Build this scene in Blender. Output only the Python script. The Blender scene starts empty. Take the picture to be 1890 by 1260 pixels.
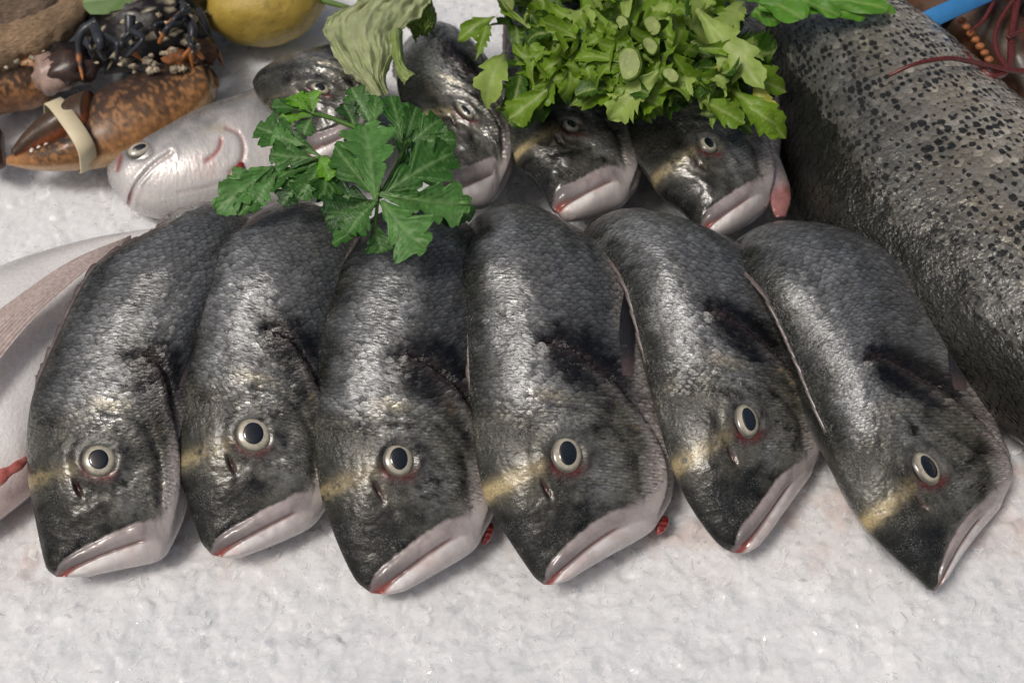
import bpy, bmesh, math, random
import numpy as np
from mathutils import Vector
R_ = math.radians
S = 0.01                                   # everything below is in centimetres
sc = bpy.context.scene
col = sc.collection
rng = np.random.default_rng(7)
random.seed(7)

# ------------------------------------------------------------------ camera, sky, sun, exposure
ELEV, DIST, FOC = R_(50), 75.0, 50.0
TGT = np.array([0, 0, 3.0])
CAM = TGT + DIST * np.array([0, -math.cos(ELEV), math.sin(ELEV)])
cd = bpy.data.cameras.new('camera'); cam = bpy.data.objects.new('camera', cd); col.objects.link(cam)
cam.location = CAM * S
cam.rotation_euler = (math.pi / 2 - ELEV, 0, 0)
cd.lens = FOC; cd.sensor_width = 36; cd.clip_start = 0.01; cd.clip_end = 100
cd.dof.use_dof = True; cd.dof.focus_distance = 0.70; cd.dof.aperture_fstop = 10.0
sc.camera = cam
SUN_EL, SUN_AZ = R_(60), R_(-132)            # azimuth from +y (behind the table) towards the left
w = bpy.data.worlds.new('World'); sc.world = w; w.use_nodes = True
nt = w.node_tree
sky = nt.nodes.new('ShaderNodeTexSky'); sky.sky_type = 'NISHITA'; sky.sun_disc = False
sky.sun_elevation = SUN_EL; sky.sun_rotation = SUN_AZ
sky.air_density = 1.0; sky.dust_density = 8.0; sky.ozone_density = 0.4
nt.links.new(sky.outputs[0], nt.nodes['Background'].inputs[0])
nt.nodes['Background'].inputs[1].default_value = 0.055
sl = bpy.data.lights.new('sun', 'SUN'); so = bpy.data.objects.new('sun', sl); col.objects.link(so)
sl.energy = 1.5; sl.angle = R_(14); sl.color = (1.0, 0.965, 0.92)
sd = Vector((math.sin(SUN_AZ) * math.cos(SUN_EL), math.cos(SUN_AZ) * math.cos(SUN_EL), math.sin(SUN_EL)))
so.rotation_euler = sd.to_track_quat('Z', 'Y').to_euler()
sc.view_settings.view_transform = 'Standard'; sc.view_settings.look = 'None'
sc.view_settings.exposure = 0.22; sc.view_settings.gamma = 1.0
sc.cycles.max_bounces = 8

# ------------------------------------------------------------------ helpers
FW = np.array([0, math.cos(ELEV), -math.sin(ELEV)]); UPV = np.array([0, math.sin(ELEV), math.cos(ELEV)]); RT = np.array([1., 0, 0])
K = 36.0 / FOC / 1890.0
def ray(px, py):
    return FW + (px - 945) * K * RT - (py - 630) * K * UPV
def P(px, py, h):                           # where the photograph's sight line meets height h over the ice
    d = ray(px, py); return CAM + d * ((h - CAM[2]) / d[2])
def unit(v): v = np.asarray(v, float); return v / np.linalg.norm(v)
def unit_rows(A): return A / (np.linalg.norm(A, axis=1)[:, None] + 1e-9)
def sm(a, b, x): t = np.clip((x - a) / (b - a), 0, 1); return t * t * (3 - 2 * t)
def hsh(ix, iy, iz, seed):
    n = (ix * 374761393 + iy * 668265263 + iz * 1274126177 + seed * 974711) & 0xFFFFFFFF
    n = ((n ^ (n >> 13)) * 1274126177) & 0xFFFFFFFF
    n = ((n ^ (n >> 16)) * 2246822519) & 0xFFFFFFFF
    return ((n ^ (n >> 15)) & 0xFFFFFF) / float(0xFFFFFF)
def vnoise(p, seed=0):
    p = np.asarray(p, float); i = np.floor(p).astype(np.int64); f = p - i; f = f * f * (3 - 2 * f)
    r = 0
    for dx in (0, 1):
        for dy in (0, 1):
            for dz in (0, 1):
                wgt = (f[:, 0] if dx else 1 - f[:, 0]) * (f[:, 1] if dy else 1 - f[:, 1]) * (f[:, 2] if dz else 1 - f[:, 2])
                r = r + wgt * hsh(i[:, 0] + dx, i[:, 1] + dy, i[:, 2] + dz, seed)
    return r
def fbm(p, seed=0, oct=4):
    a, r, t = 1.0, 0, 0
    for k in range(oct):
        r = r + a * vnoise(np.asarray(p) * 2 ** k, seed + k * 17); t += a; a *= .5
    return r / t
def n2(x, y, f=1.0, seed=0, oct=4):
    return fbm(np.stack([x * f, y * f, np.zeros_like(x) + .5], 1), seed, oct)

def tag(o, label=None, cat=None, group=None, kind=None):
    if label: o['label'] = label
    if cat: o['category'] = cat
    if group: o['group'] = group
    if kind: o['kind'] = kind
    return o
def empty(name, loc, label, cat, group=None):
    o = bpy.data.objects.new(name, None); o.empty_display_size = .02; col.objects.link(o)
    o.location = np.asarray(loc) * S
    return tag(o, label, cat, group)
def root_loc(o):
    l = np.zeros(3)
    while o is not None: l = l + np.array(o.location); o = o.parent
    return l
def mesh(name, V, F, mat, parent=None, attrs=None, loc=None, recalc=False, smooth=True):
    """F: (n,4) or (n,3) int array or list of them"""
    V = np.asarray(V, float) * S
    base = root_loc(parent)
    off = np.zeros(3)
    if parent is None and loc is not None: off = np.asarray(loc) * S
    V = V - base - off
    Fs = F if isinstance(F, list) else [F]
    Fs = [np.asarray(f, np.int64) for f in Fs if len(f)]
    m = bpy.data.meshes.new(name)
    nl = sum(f.size for f in Fs); npoly = sum(len(f) for f in Fs)
    m.vertices.add(len(V)); m.vertices.foreach_set('co', V.astype(np.float32).ravel())
    m.loops.add(nl); m.loops.foreach_set('vertex_index', np.concatenate([f.ravel() for f in Fs]).astype(np.int32))
    m.polygons.add(npoly)
    tot = np.concatenate([np.full(len(f), f.shape[1]) for f in Fs])
    st = np.concatenate([[0], np.cumsum(tot)[:-1]])
    m.polygons.foreach_set('loop_start', st.astype(np.int32))
    m.polygons.foreach_set('use_smooth', np.full(npoly, smooth))
    m.update(calc_edges=True); m.validate()
    if recalc:
        b = bmesh.new(); b.from_mesh(m); bmesh.ops.recalc_face_normals(b, faces=b.faces); b.to_mesh(m); b.free()
    for k, a in (attrs or {}).items():
        a = np.asarray(a, np.float32)
        if a.ndim == 1: m.attributes.new(k, 'FLOAT', 'POINT').data.foreach_set('value', a)
        elif k == 'can': m.attributes.new(k, 'FLOAT_VECTOR', 'POINT').data.foreach_set('vector', a.ravel())
        else: m.attributes.new(k, 'FLOAT_COLOR', 'POINT').data.foreach_set('color', np.concatenate([a[:, :3], np.ones((len(a), 1), np.float32)], 1).ravel())
    m.materials.append(mat)
    o = bpy.data.objects.new(name, m); col.objects.link(o)
    o.parent = parent
    if parent is None and loc is not None: o.location = off
    return o
def grid_faces(n, m, closed=False, base=0):
    i = np.arange(n - 1)[:, None]; j = np.arange(m if closed else m - 1)[None]
    a = i * m + j; b = i * m + (j + 1) % m; c = (i + 1) * m + (j + 1) % m; d = (i + 1) * m + j
    return np.stack([a, b, c, d], -1).reshape(-1, 4) + base
def spline(pts, n):
    """Catmull-Rom through rows of pts, n samples"""
    p = np.asarray(pts, float); m = len(p)
    if m == 2: t = np.linspace(0, 1, n)[:, None]; return p[0] * (1 - t) + p[1] * t
    q = np.vstack([2 * p[0] - p[1], p, 2 * p[-1] - p[-2]])
    t = np.linspace(0, m - 1 - 1e-9, n); i = t.astype(int); f = (t - i)[:, None]
    a, b, c, d = q[i], q[i + 1], q[i + 2], q[i + 3]
    return .5 * (2 * b + (c - a) * f + (2 * a - 5 * b + 4 * c - d) * f ** 2 + (3 * b - a - 3 * c + d) * f ** 3)
def tube(pts, rad, n=24, k=12, flat=1.0, up=(0, 0, 1), cap=True, bump=0, seed=0):
    """round tube along points; returns V, F, (t,ang)"""
    C = spline(pts, n); r = np.interp(np.linspace(0, 1, n), np.linspace(0, 1, len(rad)), rad)
    T = np.gradient(C, axis=0); T /= np.linalg.norm(T, axis=1)[:, None] + 1e-9
    U = np.asarray(up, float)[None] - T * (T @ np.asarray(up, float))[:, None]
    U /= np.linalg.norm(U, axis=1)[:, None] + 1e-9
    W = np.cross(T, U)
    th = np.linspace(0, 2 * math.pi, k, endpoint=False)
    V = C[:, None] + r[:, None, None] * (np.cos(th)[None, :, None] * W[:, None] + flat * np.sin(th)[None, :, None] * U[:, None])
    V = V.reshape(-1, 3)
    if bump: 
        D = V - np.repeat(C, k, 0); V = V + D * ((fbm(V * 1.3, seed, 3) - .5) * bump * 2)[:, None]
    F = [grid_faces(n, k, True)]
    if cap:
        V = np.vstack([V, C[:1], C[-1:]]); a = len(V) - 2
        j = np.arange(k)
        F.append(np.stack([np.full(k, a), (j + 1) % k, j], 1))
        F.append(np.stack([np.full(k, a + 1), (n - 1) * k + j, (n - 1) * k + (j + 1) % k], 1))
    return V, F, np.repeat(np.linspace(0, 1, n), k)
def merge(parts):
    V, F4, F3, A, o = [], [], [], [], 0
    for v, f in parts:
        V.append(v)
        for g in (f if isinstance(f, list) else [f]):
            g = np.asarray(g)
            if len(g): (F4 if g.shape[1] == 4 else F3).append(g + o)
        o += len(v)
    F = []
    if F4: F.append(np.vstack(F4))
    if F3: F.append(np.vstack(F3))
    return np.vstack(V), F

# ------------------------------------------------------------------ materials
def mat(name):
    m = bpy.data.materials.new(name); m.use_nodes = True
    return m, m.node_tree, m.node_tree.nodes['Principled BSDF']
def N(nt, t, **kw):
    n = nt.nodes.new(t)
    for k, v in kw.items():
        if k in n.inputs: n.inputs[k].default_value = v
        else: setattr(n, k, v)
    return n
def math_(nt, op, a, b=None, c=None):
    n = nt.nodes.new('ShaderNodeMath'); n.operation = op
    for i, v in enumerate((a, b, c)):
        if v is None: continue
        if isinstance(v, (int, float)): n.inputs[i].default_value = v
        else: nt.links.new(v, n.inputs[i])
    return n.outputs[0]
def ramp(nt, src, stops):
    r = nt.nodes.new('ShaderNodeValToRGB'); e = r.color_ramp.elements
    while len(e) < len(stops): e.new(.5)
    for el, (p, c) in zip(e, stops): el.position = p; el.color = (*c, 1) if len(c) == 3 else c
    nt.links.new(src, r.inputs[0]); return r.outputs[0]
def mixc(nt, f, a, b, mode='MIX'):
    n = nt.nodes.new('ShaderNodeMix'); n.data_type = 'RGBA'; n.blend_type = mode
    for s, v in ((n.inputs[0], f), (n.inputs[6], a), (n.inputs[7], b)):
        if isinstance(v, (int, float)): s.default_value = v
        elif isinstance(v, tuple): s.default_value = (*v, 1)
        else: nt.links.new(v, s)
    return n.outputs[2]
def attr(nt, name): n = nt.nodes.new('ShaderNodeAttribute'); n.attribute_name = name; return n
def bump(nt, h, strength, dist, nrm=None):
    b = nt.nodes.new('ShaderNodeBump'); b.inputs['Strength'].default_value = strength; b.inputs['Distance'].default_value = dist
    nt.links.new(h, b.inputs['Height'])
    if nrm is not None: nt.links.new(nrm, b.inputs['Normal'])
    return b.outputs[0]

def skin_mat(name, coat=.55, bumpd=.0006, fine=9.0, stretch=(1, .55, 1), grain=False, rgh=(.16, .36), amt=(.5, 1.6), spots=False, spec=.5):
    """wet fish skin: colour and silveriness come from the mesh, grain and slime relief from noise in body coordinates"""
    m, nt, b = mat(name)
    c = attr(nt, 'Col'); k = attr(nt, 'can'); mt = attr(nt, 'metal')
    mp = N(nt, 'ShaderNodeMapping'); mp.inputs['Scale'].default_value = stretch
    nt.links.new(k.outputs['Vector'], mp.inputs[0])
    n1 = N(nt, 'ShaderNodeTexNoise', Scale=fine, Detail=6.0, Roughness=.65); nt.links.new(mp.outputs[0], n1.inputs['Vector'])
    n2_ = N(nt, 'ShaderNodeTexNoise', Scale=1.7, Detail=5.0, Roughness=.6); nt.links.new(k.outputs['Vector'], n2_.inputs['Vector'])
    v = N(nt, 'ShaderNodeTexVoronoi', Scale=4.5); v.feature = 'F1'; nt.links.new(mp.outputs[0], v.inputs['Vector'])
    f = ramp(nt, n1.outputs[0], [(.28, (amt[0],) * 3), (.5, (1.0,) * 3), (.72, (amt[1],) * 3)])
    base = mixc(nt, attr(nt, 'mott').outputs['Fac'] if grain else 1.0, c.outputs['Color'], f, 'MULTIPLY')
    if grain:                                # silvery specks mixed into the skin colour
        ns_ = N(nt, 'ShaderNodeTexNoise', Scale=13.0, Detail=3.0, Roughness=.7); nt.links.new(k.outputs['Vector'], ns_.inputs['Vector'])
        nb_ = N(nt, 'ShaderNodeTexNoise', Scale=.9, Detail=3.0); nt.links.new(k.outputs['Vector'], nb_.inputs['Vector'])
        q = math_(nt, 'MULTIPLY', ramp(nt, ns_.outputs[0], [(.54, (0,) * 3), (.66, (1,) * 3)]), ramp(nt, nb_.outputs[0], [(.42, (.04,) * 3), (.62, (.6,) * 3)]))
        base = mixc(nt, math_(nt, 'MULTIPLY', q, attr(nt, 'mott').outputs['Fac']), base, (.34, .345, .33))
    if spots:                                # one dark fleck per scale pocket, some missing
        m2 = N(nt, 'ShaderNodeMapping'); m2.inputs['Scale'].default_value = (1.8, 2.6, 1); nt.links.new(k.outputs['Vector'], m2.inputs[0])
        wz = N(nt, 'ShaderNodeTexNoise', Scale=4.2, Detail=4.0); nt.links.new(k.outputs['Vector'], wz.inputs['Vector'])
        sp = N(nt, 'ShaderNodeTexVoronoi', Scale=1.0, Randomness=.5); nt.links.new(m2.outputs[0], sp.inputs['Vector'])
        big = N(nt, 'ShaderNodeTexNoise', Scale=.42, Detail=2.0); nt.links.new(k.outputs['Vector'], big.inputs['Vector'])
        se = N(nt, 'ShaderNodeSeparateColor'); nt.links.new(sp.outputs['Color'], se.inputs[0])
        dd = math_(nt, 'ADD', sp.outputs['Distance'], math_(nt, 'MULTIPLY', math_(nt, 'SUBTRACT', wz.outputs[0], .5), .75))
        lim = math_(nt, 'ADD', math_(nt, 'MULTIPLY', se.outputs[0], .22), math_(nt, 'MULTIPLY', big.outputs[0], .60))
        fs = math_(nt, 'MULTIPLY', math_(nt, 'SUBTRACT', lim, dd), 9.0); fs = math_(nt, 'MINIMUM', math_(nt, 'MAXIMUM', fs, 0.0), .93)
        base = mixc(nt, fs, base, (.013, .013, .012))
    nt.links.new(base, b.inputs['Base Color'])
    nt.links.new(mt.outputs['Fac'], b.inputs['Metallic'])
    nt.links.new(ramp(nt, n2_.outputs[0], [(.3, (rgh[0],) * 3), (.7, (rgh[1],) * 3)]), b.inputs['Roughness'])
    h = math_(nt, 'ADD', math_(nt, 'MULTIPLY', n1.outputs[0], 1.0), math_(nt, 'MULTIPLY', v.outputs['Distance'], -.9))
    h2 = math_(nt, 'ADD', h, math_(nt, 'MULTIPLY', n2_.outputs[0], 1.5))
    if grain: h2 = math_(nt, 'MULTIPLY', h2, attr(nt, 'grain').outputs['Fac'])
    bo = bump(nt, h2, .9, bumpd)
    nt.links.new(bo, b.inputs['Normal']); 
    b.inputs['Specular IOR Level'].default_value = spec; b.inputs['Coat Weight'].default_value = coat; b.inputs['Coat Roughness'].default_value = .06
    nt.links.new(bump(nt, h2, .7, bumpd), b.inputs['Coat Normal'])
    b.inputs['Subsurface Weight'].default_value = .0
    return m
def simple(name, rgb, rough=.4, coat=0, noise=None, nscale=200, bumpd=0, sss=0, metal=0, spec=.5):
    m, nt, b = mat(name)
    g = N(nt, 'ShaderNodeNewGeometry') if False else N(nt, 'ShaderNodeTexCoord')
    n = N(nt, 'ShaderNodeTexNoise', Scale=float(nscale), Detail=5.0, Roughness=.6); nt.links.new(g.outputs['Object'], n.inputs['Vector'])
    a = rgb; c = noise or tuple(x * .6 for x in rgb)
    nt.links.new(ramp(nt, n.outputs[0], [(.35, c), (.65, a)]), b.inputs['Base Color'])
    b.inputs['Roughness'].default_value = rough; b.inputs['Coat Weight'].default_value = coat; b.inputs['Coat Roughness'].default_value = .1
    b.inputs['Metallic'].default_value = metal; b.inputs['Specular IOR Level'].default_value = spec
    if bumpd: nt.links.new(bump(nt, n.outputs[0], .8, bumpd), b.inputs['Normal'])
    if sss: b.inputs['Subsurface Weight'].default_value = sss; b.inputs['Subsurface Radius'].default_value = (.006, .004, .003); b.inputs['Subsurface Scale'].default_value = 1
    return m
def col_mat(name, rough=.4, coat=.2, nscale=300, bumpd=.0003, amt=(.7, 1.25), trans=0, sss=0, spec=.5):
    m, nt, b = mat(name)
    c = attr(nt, 'Col'); g = N(nt, 'ShaderNodeTexCoord')
    n = N(nt, 'ShaderNodeTexNoise', Scale=float(nscale), Detail=6.0, Roughness=.6); nt.links.new(g.outputs['Object'], n.inputs['Vector'])
    base = mixc(nt, 1.0, c.outputs['Color'], ramp(nt, n.outputs[0], [(.3, (amt[0],) * 3), (.7, (amt[1],) * 3)]), 'MULTIPLY')
    nt.links.new(base, b.inputs['Base Color']); b.inputs['Roughness'].default_value = rough
    b.inputs['Coat Weight'].default_value = coat; b.inputs['Coat Roughness'].default_value = .15
    nrm = bump(nt, n.outputs[0], .7, bumpd); nt.links.new(nrm, b.inputs['Normal']); b.inputs['Specular IOR Level'].default_value = spec
    if sss: b.inputs['Subsurface Weight'].default_value = sss; b.inputs['Subsurface Radius'].default_value = (.006, .004, .003); b.inputs['Subsurface Scale'].default_value = 1
    if trans:
        t = N(nt, 'ShaderNodeBsdfTranslucent'); nt.links.new(base, t.inputs[0])
        x = N(nt, 'ShaderNodeMixShader'); x.inputs[0].default_value = trans
        nt.links.new(b.outputs[0], x.inputs[1]); nt.links.new(t.outputs[0], x.inputs[2])
        nt.links.new(x.outputs[0], nt.nodes['Material Output'].inputs[0])
    return m
M = {}
M['skin'] = skin_mat('wet_bream_skin', coat=.25, spec=.35, grain=True, bumpd=.0008)
M['scale'] = skin_mat('wet_bream_scale', coat=.24, spec=.4, rgh=(.18, .38), bumpd=.00022, fine=8.0, stretch=(1.9, .5, 1), amt=(.5, 1.6))
M['pale'] = skin_mat('pale_fish_skin', coat=.5, bumpd=.00016, amt=(.9, 1.1))
M['salmon'] = skin_mat('salmon_skin', coat=.7, bumpd=.00045, fine=6.0, stretch=(1, 1, 1), rgh=(.08, .24), amt=(.75, 1.25), spots=True)
M['eye_white'] = col_mat('fish_iris', rough=.22, coat=.9, nscale=700, bumpd=.0001, amt=(.75, 1.15))
M['pupil'] = simple('fish_pupil', (.014, .019, .026), .08, 1.0, nscale=90, noise=(.005, .007, .010))
M['fin'] = col_mat('fish_fin', rough=.35, coat=.4, nscale=500, trans=.12)
M['gill'] = simple('raw_gill', (.30, .035, .028), .25, .8, (.16, .012, .012), 250, .0006)
M['gill_pale'] = simple('pale_gill', (.52, .17, .14), .3, .6, (.36, .08, .065), 250, .0006)
M['leaf'] = col_mat('parsley_leaf', rough=.48, spec=.4, coat=.03, nscale=160, bumpd=.0005, amt=(.75, 1.2), trans=.2)
M['celery'] = col_mat('celery_leaf', rough=.5, spec=.4, coat=.03, nscale=140, bumpd=.0004, amt=(.8, 1.15), trans=.3)
M['lettuce'] = col_mat('lettuce_leaf', rough=.48, coat=.05, nscale=110, bumpd=.0008, amt=(.8, 1.15), trans=.3)
M['shell'] = col_mat('lobster_shell', rough=.36, spec=.3, coat=.15, nscale=420, bumpd=.0004, amt=(.75, 1.2))
M['band'] = simple('cream_rubber', (.66, .58, .40), .5, 0, (.6, .52, .34), 60)
M['blue'] = simple('blue_rubber', (.045, .22, .50), .35, .2, (.035, .18, .42), 60)
M['antenna'] = simple('lobster_antenna', (.16, .025, .02), .4, .3, (.07, .012, .01), 500, .0005)

# ice: cloudy, wet, light scatters inside
m, nt, b = mat('crushed_ice')
g = N(nt, 'ShaderNodeTexCoord')
n = N(nt, 'ShaderNodeTexNoise', Scale=22.0, Detail=6.0, Roughness=.6); nt.links.new(g.outputs['Object'], n.inputs['Vector'])
nf = N(nt, 'ShaderNodeTexNoise', Scale=330.0, Detail=5.0, Roughness=.65); nt.links.new(g.outputs['Object'], nf.inputs['Vector'])
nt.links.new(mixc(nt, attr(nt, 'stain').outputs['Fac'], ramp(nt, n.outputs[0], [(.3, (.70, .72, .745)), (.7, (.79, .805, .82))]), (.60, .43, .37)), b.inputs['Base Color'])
nt.links.new(ramp(nt, nf.outputs[0], [(.35, (.10,) * 3), (.65, (.34,) * 3)]), b.inputs['Roughness'])
b.inputs['Subsurface Weight'].default_value = .6; b.inputs['Subsurface Radius'].default_value = (.006, .0066, .0072); b.inputs['Subsurface Scale'].default_value = 1
b.inputs['IOR'].default_value = 1.31
hs = None
for scl, wgt in ((150.0, 1.0), (330.0, .6), (700.0, .35)):
    vo = N(nt, 'ShaderNodeTexVoronoi', Scale=scl); nt.links.new(g.outputs['Object'], vo.inputs['Vector'])
    a_ = N(nt, 'ShaderNodeVectorMath', operation='SUBTRACT'); nt.links.new(g.outputs['Object'], a_.inputs[0]); nt.links.new(vo.outputs['Position'], a_.inputs[1])
    b2 = N(nt, 'ShaderNodeVectorMath', operation='SUBTRACT'); nt.links.new(vo.outputs['Color'], b2.inputs[0]); b2.inputs[1].default_value = (.5, .5, .5)
    d_ = N(nt, 'ShaderNodeVectorMath', operation='DOT_PRODUCT'); nt.links.new(a_.outputs[0], d_.inputs[0]); nt.links.new(b2.outputs[0], d_.inputs[1])
    t_ = math_(nt, 'MULTIPLY', d_.outputs['Value'], wgt); hs = t_ if hs is None else math_(nt, 'ADD', hs, t_)
hs = math_(nt, 'ADD', hs, math_(nt, 'MULTIPLY', nf.outputs[0], .0007))
nt.links.new(bump(nt, hs, .8, .31), b.inputs['Normal'])
M['ice'] = m
m, nt, b = mat('ice_flake')
b.inputs['Base Color'].default_value = (.86, .87, .88, 1); b.inputs['Roughness'].default_value = .10; b.inputs['IOR'].default_value = 1.31
b.inputs['Coat Weight'].default_value = 1.0; b.inputs['Coat Roughness'].default_value = .03
tr = N(nt, 'ShaderNodeBsdfTransparent'); mx_ = N(nt, 'ShaderNodeMixShader'); mx_.inputs[0].default_value = .42
nt.links.new(tr.outputs[0], mx_.inputs[1]); nt.links.new(b.outputs[0], mx_.inputs[2]); nt.links.new(mx_.outputs[0], nt.nodes['Material Output'].inputs[0])
M['flake'] = m

# ------------------------------------------------------------------ ice
def ice_base(x, y):
    return .6 * sm(4, 24, y) * 5 + .35 * (np.sin(x * .21 + 1) * np.sin(y * .17)) + 0.0 * x
def make_ice():
    st = .13
    xs = np.arange(-45, 45, st); ys = np.arange(-24, 52, st)
    X, Y = np.meshgrid(xs, ys); H = np.zeros_like(X)
    n = 60000
    cx = rng.uniform(-45, 45, n); cy = rng.uniform(-24, 52, n)
    ln = .18 + .75 * rng.random(n) ** 2.2; wd = ln * rng.uniform(.25, .8, n); an = rng.uniform(0, math.pi, n)
    tx = rng.normal(0, .17, n); ty = rng.normal(0, .17, n); h0 = rng.uniform(-.08, .10, n)
    for k in range(n):
        r = ln[k]; i0 = int((cx[k] - r + 45) / st); i1 = int((cx[k] + r + 45) / st) + 1; j0 = int((cy[k] - r + 24) / st); j1 = int((cy[k] + r + 24) / st) + 1
        i0 = max(i0, 0); j0 = max(j0, 0)
        sx = X[j0:j1, i0:i1] - cx[k]; sy = Y[j0:j1, i0:i1] - cy[k]
        if sx.size == 0: continue
        a = sx * math.cos(an[k]) + sy * math.sin(an[k]); c = -sx * math.sin(an[k]) + sy * math.cos(an[k])
        e = np.maximum(np.abs(a) / ln[k] + .25 * np.abs(c) / wd[k], np.abs(c) / wd[k] + .2 * np.abs(a) / ln[k])
        hh = h0[k] + tx[k] * sx + ty[k] * sy
        blk = H[j0:j1, i0:i1]
        H[j0:j1, i0:i1] = np.where((e < 1) & (hh > blk - .05), hh, blk)
    q = np.stack([X.ravel(), Y.ravel()], 1)
    H = .42 * H.ravel() + (n2(q[:, 0], q[:, 1], .35, 5) - .5) * .55 + (n2(q[:, 0], q[:, 1], 2.6, 9, 3) - .5) * .10
    Z = ice_base(q[:, 0], q[:, 1]) + H - .25
    V = np.stack([q[:, 0], q[:, 1], Z], 1)
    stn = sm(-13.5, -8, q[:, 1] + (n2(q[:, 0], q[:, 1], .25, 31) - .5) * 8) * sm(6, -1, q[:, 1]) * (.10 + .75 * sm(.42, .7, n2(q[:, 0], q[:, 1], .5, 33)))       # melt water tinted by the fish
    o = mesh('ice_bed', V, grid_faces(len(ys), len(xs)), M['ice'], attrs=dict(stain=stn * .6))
    tag(o, kind='structure', label='bed of crushed ice under the fish')
    # coarse apron so the bed goes on beyond the frame
    xs2 = np.linspace(-140, 140, 90); ys2 = np.linspace(-70, 160, 80); A, B = np.meshgrid(xs2, ys2)
    z = ice_base(A.ravel(), B.ravel()) - 1.2 + (n2(A.ravel(), B.ravel(), .3, 3) - .5) * .8
    tag(mesh('ice_ground', np.stack([A.ravel(), B.ravel(), z], 1), grid_faces(80, 90), M['ice']), kind='structure', label='ice that carries on past the bed')
    # loose clear chips on top
    n = 11000; pts = []
    cx = rng.uniform(-42, 42, n); cy = rng.uniform(-21, 40, n)
    ii = ((cx + 45) / st).astype(int); jj = ((cy + 24) / st).astype(int); zz = Z.reshape(X.shape)[jj, ii]
    for k in range(n):
        r = .08 + .38 * rng.random() ** 2.0; m_ = rng.integers(4, 7)
        th = np.sort(rng.uniform(0, 2 * math.pi, m_)); a = rng.normal(0, .28, 2)
        rr = r * rng.uniform(.6, 1.1, m_)
        x = rr * np.cos(th); y = rr * np.sin(th) * rng.uniform(.3, .9); cr, sr_ = math.cos(an[k]), math.sin(an[k]); x, y = x * cr - y * sr_, x * sr_ + y * cr
        z = a[0] * x + a[1] * y + .03
        top = np.stack([cx[k] + x, cy[k] + y, zz[k] + z + .03], 1); bot = top - [0, 0, .05]
        v = np.vstack([top, bot, top.mean(0)[None] + [0, 0, .015]]); j = np.arange(m_); j2 = (j + 1) % m_
        pts.append((np.vstack([top, top.mean(0)[None] + [0, 0, .015]]), [np.stack([j, j2, np.full(m_, m_)], 1)]))
    V, F = merge(pts)
    tag(mesh('ice_flakes', V, F, M['flake'], smooth=False), 'loose glassy chips scattered over the crushed ice', 'ice', kind='stuff')
make_ice()

# ------------------------------------------------------------------ sea bream
# body coordinates: x from the snout to the tail, y towards the back, z out of the flank
DX = np.array([-.45, -.2, 0, 1.0, 2.6, 4.3, 6.7, 9.1, 11.9, 13.9, 16.3, 20, 25, 30, 33])
DY = np.array([-.5, -.08, .12, .75, 1.75, 2.8, 3.3, 3.55, 3.72, 3.85, 3.95, 3.5, 2.3, 1.1, .9])
VX = np.array([-.45, -.3, 0, 1.0, 2.0, 3.0, 5.0, 7.4, 10, 13, 17, 20, 25, 30, 33])
VY = np.array([-.5, -1.25, -2.0, -3.5, -4.9, -6.0, -6.8, -7.0, -6.7, -6.1, -5.2, -4.4, -3.0, -1.7, -1.5])
TX = np.array([-.45, -.2, 0.3, 1, 3, 6, 10, 14, 18, 25, 33])
TY = np.array([.0, .45, .7, 1.0, 1.65, 2.2, 2.55, 2.55, 2.3, 1.4, .35])
def smooth_tab(X, Y):
    g = np.linspace(X[0], X[-1], 1200); v = np.interp(g, X, Y)
    k = np.hanning(61); k /= k.sum(); vs = np.convolve(np.pad(v, 30, mode='edge'), k, 'valid')
    wgt = sm(0.0, 2.5, g - X[0]); vs = v * (1 - wgt) + vs * wgt
    return lambda x: np.interp(x, g, vs)
yd, yv, th_ = smooth_tab(DX, DY), smooth_tab(VX, VY), smooth_tab(TX, TY)
MOUTH = np.array([[-.6, -.75], [-.05, -1.0], [1.25, -2.45], [2.3, -3.75], [3.0, -4.6]])
LIPTOP = np.array([[-.5, -.40], [.5, -.68], [1.62, -1.75], [3.05, -3.38], [3.75, -4.4]])
OPER = np.array([[12.2, .2], [12.2, -1.2], [11.6, -2.6], [10.2, -4.2], [8.2, -5.6], [6, -6.3], [3.5, -6.0]])
PREOP = np.array([[9.2, -.9], [9.3, -2.3], [8.6, -3.6], [7.0, -4.8], [5.0, -5.2]])
EYE = np.array([6.5, -1.6])
def pdist(x, y, line, signed=False):
    """distance to a polyline; also the parameter along it and the side"""
    best = np.full(x.shape, 1e9); tt = np.zeros_like(x); sg = np.zeros_like(x)
    for k in range(len(line) - 1):
        a, b_ = line[k], line[k + 1]; d = b_ - a; L2 = d @ d
        t = np.clip(((x - a[0]) * d[0] + (y - a[1]) * d[1]) / L2, 0, 1)
        ex, ey = x - a[0] - t * d[0], y - a[1] - t * d[1]; q = np.hypot(ex, ey)
        m_ = q < best; best = np.where(m_, q, best); tt = np.where(m_, (k + t) / (len(line) - 1), tt)
        sg = np.where(m_, np.sign(d[0] * ey - d[1] * ex), sg)
    return best, tt, sg
LT_X = spline(np.vstack([LIPTOP, [[4.5, -5.55], [5.8, -6.15], [7.6, -6.45], [9.5, -6.4]]]), 22); MO_X = spline(np.vstack([MOUTH, [[3.7, -5.75], [5, -6.4], [7, -6.75]]]), 20)
MO_S = spline(MOUTH, 14); LT_S = spline(LIPTOP, 14); OP_S = spline(OPER, 26); PO_S = spline(PREOP, 18)
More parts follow.
